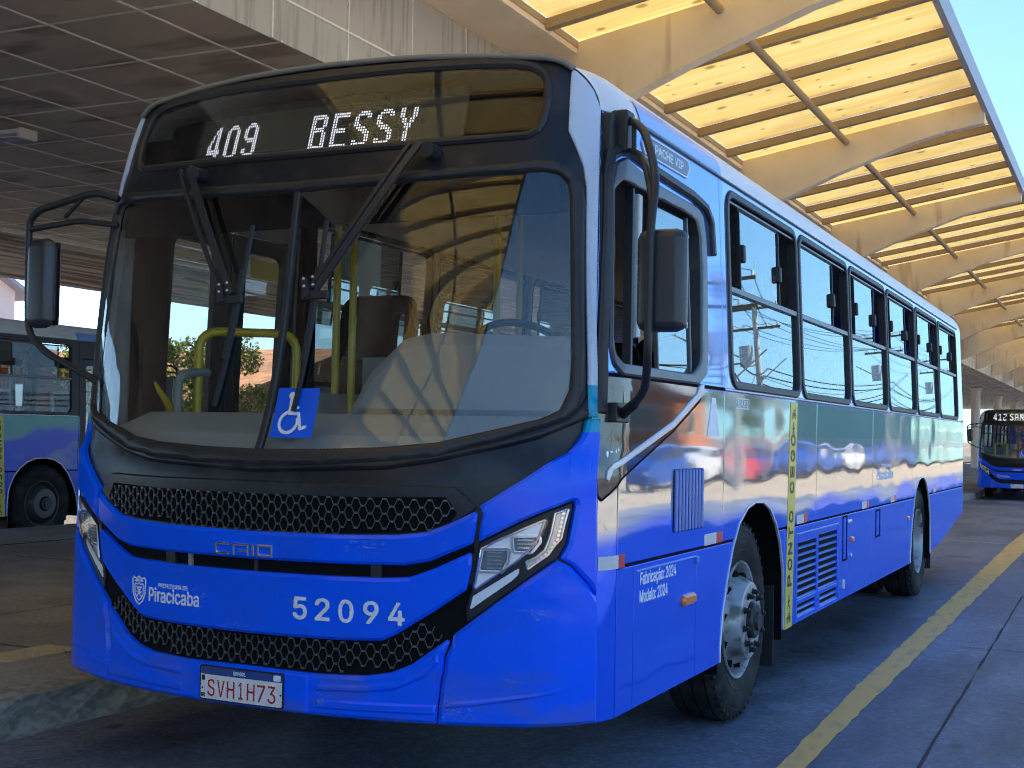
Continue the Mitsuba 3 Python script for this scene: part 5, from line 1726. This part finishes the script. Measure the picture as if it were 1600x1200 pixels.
def utility_pole(x, y, h, label, seed):
    rr = np.random.default_rng(seed)
    k = thing('utility_pole', label, 'pole', None)
    add(f'{k}__shaft', tube([(x, y, -.2), (x, y, h)], [.17, .11], 14), 'm_pole', True)
    arms = [bx(x - 1.1, x + 1.1, y - .05, y + .05, h - .35 - .9 * i, h - .24 - .9 * i) for i in range(2)]
    add(f'{k}__cross_arm', cat(arms), 'm_bark')
    ins = []
    for i in range(2):
        for dx in (-1, -.5, .5, 1):
            c = trimesh.creation.cylinder(.045, .18, sections=10)
            c.apply_translation([x + dx, y, h - .16 - .9 * i])
            ins.append(c)
    add(f'{k}__insulator', cat(ins), 'm_white_wall', 30)
    t = trimesh.creation.cylinder(.30, .9, sections=24)
    t.apply_translation([x + .45, y - .2, h - 2.4])
    add(f'{k}__transformer', t, 'm_gutter', 30)
    add(f'{k}__stay', cat([rod((x, y, h - 2.9), (x + 1.6, y - .4, h - 1.9), .035, 6), rod((x, y, h - 3.6), (x - 1.2, y + .3, h - 2.6), .03, 6)]), 'm_pole')
    return k


PLS = [(11.0, 36.0, 7.6), (14.2, 52.0, 8.6), (12.4, 74.0, 8.8), (13.0, 100.0, 9.0), (13.5, 8.0, 8.6)]
PLS = sorted(PLS, key=lambda q: q[1])
for i, (x, y, h) in enumerate(PLS):
    utility_pole(x, y, h, ['utility pole beside the yard to the right of the bus', 'nearest utility pole mirrored in the first side window of the bus', 'second utility pole mirrored in the first side window of the bus', 'third utility pole mirrored further along the bus', 'farthest utility pole mirrored along the bus'][i], i)
wires = thing('overhead_wires', 'tangle of overhead wires between the utility poles, mirrored in the side windows', 'wires')
rw = np.random.default_rng(5)
for (a, b) in zip(PLS[:-1], PLS[1:]):
    for j in range(9):
        lv = j // 4
        dx = (-1, -.5, .5, 1)[j % 4] if j < 8 else .15
        za, zb = (a[2] - .07 - .9 * lv, b[2] - .07 - .9 * lv) if j < 8 else (a[2] - 3.2, b[2] - 3.2)
        n = 22
        t = np.linspace(0, 1, n)
        sag = (.35 + rw.uniform(0, .4)) * 4 * t * (1 - t)
        pts = np.column_stack([a[0] + dx + (b[0] - a[0]) * t, a[1] + (b[1] - a[1]) * t, za + (zb - za) * t - sag])
        add(f'{wires}__wire', tube(pts, .014, 5), 'm_cable', True)
    for j in range(5):
        n = 22
        t = np.linspace(0, 1, n)
        sag = (.3 + rw.uniform(0, .5)) * 4 * t * (1 - t)
        pts = np.column_stack([a[0] + .2 * j - .4 + (b[0] - a[0]) * t, a[1] + (b[1] - a[1]) * t, a[2] - 3.0 - .3 * j + (b[2] - a[2]) * t - sag])
        add(f'{wires}__cable', tube(pts, .028, 5), 'm_cable', True)

# cars parked across the yard, which the bus side mirrors
CARP = {}


def car_mesh():
    bp = Polygon([(-1.9, .35), (-1.95, .70), (-1.75, .90), (-1.1, .98), (-.55, 1.38), (.70, 1.43), (1.45, 1.05), (1.9, .95), (1.95, .40), (1.5, .28), (-1.5, .28)]).buffer(-.05).buffer(.05)
    t = prism(bp, -.82, .82, .10, .3)
    w = np.asarray(t.vertices)
    out = [('body', trimesh.Trimesh(np.column_stack([w[:, 2], w[:, 0], w[:, 1]]), t.faces, process=False), None)]
    for s_ in (-1, 1):
        t = prism(Polygon([(-.95, 1.0), (-.5, 1.32), (.65, 1.36), (1.2, 1.03)]), 0, .012)
        w = np.asarray(t.vertices)
        out.append(('side_window', trimesh.Trimesh(np.column_stack([s_ * (.815 + w[:, 2]), w[:, 0], w[:, 1]]), t.faces if s_ > 0 else np.asarray(t.faces)[:, ::-1], process=False), 'm_pane'))
        out.append(('headlight', rbox(s_ * .62 - .14, s_ * .62 + .14, -1.955, -1.90, .62, .74, .02), 'm_lamp_glass'))
    out.append(('windscreen', trimesh.Trimesh([[-.66, -1.06, 1.00], [.66, -1.06, 1.00], [.60, -.56, 1.385], [-.60, -.56, 1.385]], [[0, 1, 2], [0, 2, 3]], process=False), 'm_pane'))
    for a in (-1.25, 1.25):
        for s_ in (-1, 1):
            c = trimesh.creation.cylinder(.30, .2, sections=28)
            c.apply_transform(trimesh.transformations.rotation_matrix(np.pi / 2, [0, 1, 0]))
            c.apply_translation([s_ * .76, a, .30])
            out.append(('wheel', c, 'm_tyre'))
    return out


mat('m_car_red', (0.45, 0.02, 0.03), 0.2, clearcoat=0.8)
mat('m_car_blue', (0.01, 0.06, 0.32), 0.2, clearcoat=0.8)
mat('m_car_white', (0.55, 0.56, 0.58), 0.25, clearcoat=0.8)
CM = [(nm, mikit.ply(q, 'm_car_blue' if mt is None else mt, smooth=40), mt) for nm, q, mt in car_mesh()]
for i in range(11):
    col = 'red' if i == 2 else 'white' if i in (1, 6) else 'dark blue'
    ck = thing('parked_car', f'{col} car in the parked row across the sunlit yard, mirrored in the bus side', 'car', f'{col} cars parked across the yard')
    x, y = 14.6 + (i % 3) * .15, 38.0 + 5.3 * i
    tm = T().translate([x, y, float(ground_z(y))])
    paint = 'm_car_red' if i == 2 else 'm_car_white' if i in (1, 6) else 'm_car_blue'
    for nm, q, mt in CM:
        scene[key_for(f'{ck}__{nm}')] = {**q, 'to_world': tm, **({'bsdf': {'type': 'ref', 'id': paint}} if mt is None else {})}

# ------------------------------------------------------------------ the driver of the far bus


def person_mesh():
    S = lambda p, r: m3.Manifold.sphere(r, 16).translate(list(p))

    def bone(a, ra, b, rb):
        return m3.Manifold.batch_hull([S(a, ra), S(b, rb)])
    hips, chest, neck, head = (0, .02, .0), (0, .06, .38), (0, .03, .56), (0, -.01, .72)
    parts = [m3.Manifold.batch_hull([S((-.12, .02, 0), .13), S((.12, .02, 0), .13), S((-.15, .06, .38), .10), S((.15, .06, .38), .10)]),
             m3.Manifold.batch_hull([S((-.19, .05, .46), .065), S((.19, .05, .46), .065), S((0, .06, .38), .10)]), bone(chest, .10, neck, .06)]
    for s in (-1, 1):
        parts += [bone((s * .21, .05, .45), .062, (s * .27, -.10, .22), .048), bone((s * .27, -.10, .22), .046, (s * .17, -.36, .26), .034)]
        parts += [bone((s * .10, .0, -.02), .10, (s * .13, -.42, .0), .075), bone((s * .13, -.42, .0), .07, (s * .13, -.46, -.40), .05)]
    m = mm(m3.Manifold.batch_boolean(parts, m3.OpType.Add).refine_to_length(.04))
    trimesh.smoothing.filter_taubin(m, iterations=8)
    hd = [m3.Manifold.batch_hull([S((0, .0, .74), .088), S((0, -.02, .66), .06), S((0, .03, .73), .088)]), m3.Manifold.batch_hull([S((0, -.085, .72), .014), S((0, -.098, .69), .016)]), bone((0, .02, .66), .05, (0, .03, .55), .052)]
    for s in (-1, 1):
        hd.append(m3.Manifold.batch_hull([S((s * .088, .01, .73), .016), S((s * .09, .015, .69), .014)]))
        hx = np.array([s * .17, -.38, .26])
        hd.append(m3.Manifold.batch_hull([S(hx, .03), S(hx + [0, -.05, .01], .034)]))
        for i in range(4):
            o = hx + np.array([(i - 1.5) * .018, -.07, .012])
            hd.append(bone(o, .0095, o + [0, -.035, -.012], .009))
            hd.append(bone(o + [0, -.035, -.012], .009, o + [0, -.040, -.045], .008))
        hd.append(bone(hx + [-s * .025, -.03, .0], .011, hx + [-s * .05, -.065, -.01], .009))
    h = mm(m3.Manifold.batch_boolean(hd, m3.OpType.Add).refine_to_length(.02))
    trimesh.smoothing.filter_taubin(h, iterations=4)
    hair = mm(m3.Manifold.batch_hull([S((0, .01, .765), .088), S((0, .04, .74), .088)]).trim_by_plane([0, .5, .86], .655))
    return m, h, hair


pm, hm, hair = person_mesh()
DRV = thing('person', 'driver in a dark blue shirt sitting at the wheel of the distant bus', 'person')
# sits facing the windscreen of the far bus
for nm, q, mt in (('shirt', pm, 'm_shirt'), ('head', hm, 'm_skin'), ('hair', hair, 'm_hair')):
    q = q.copy()
    q.apply_translation([-.38 + .25, 40.0 + 1.05, .89])
    add(f'{DRV}__{nm}', q, mt, True)
for nm, q, mt in (('dashboard', bx(-1.1, 1.1, .05, .30, .9, 1.44), 'm_dash'), ('driver_seat', rbox(.02, .48, 1.20, 1.28, 1.2, 1.95, .03), 'm_seat'),
                  ('fare_panel', rbox(-.56, -.12, 1.30, 1.34, .86, 1.79, .01), 'm_panel_grey'), ('entry_handrail', tube(arcpath([(-.75, .60, .86), (-.75, .60, 1.80), (-.40, .7, 1.80), (-.40, .7, .86)], .08), .022, 10), 'm_handrail')):
    k = key_for(f'{BUS3}__{nm}')
    scene[k] = {**mikit.ply(q, mt, smooth=30), 'to_world': FAR}
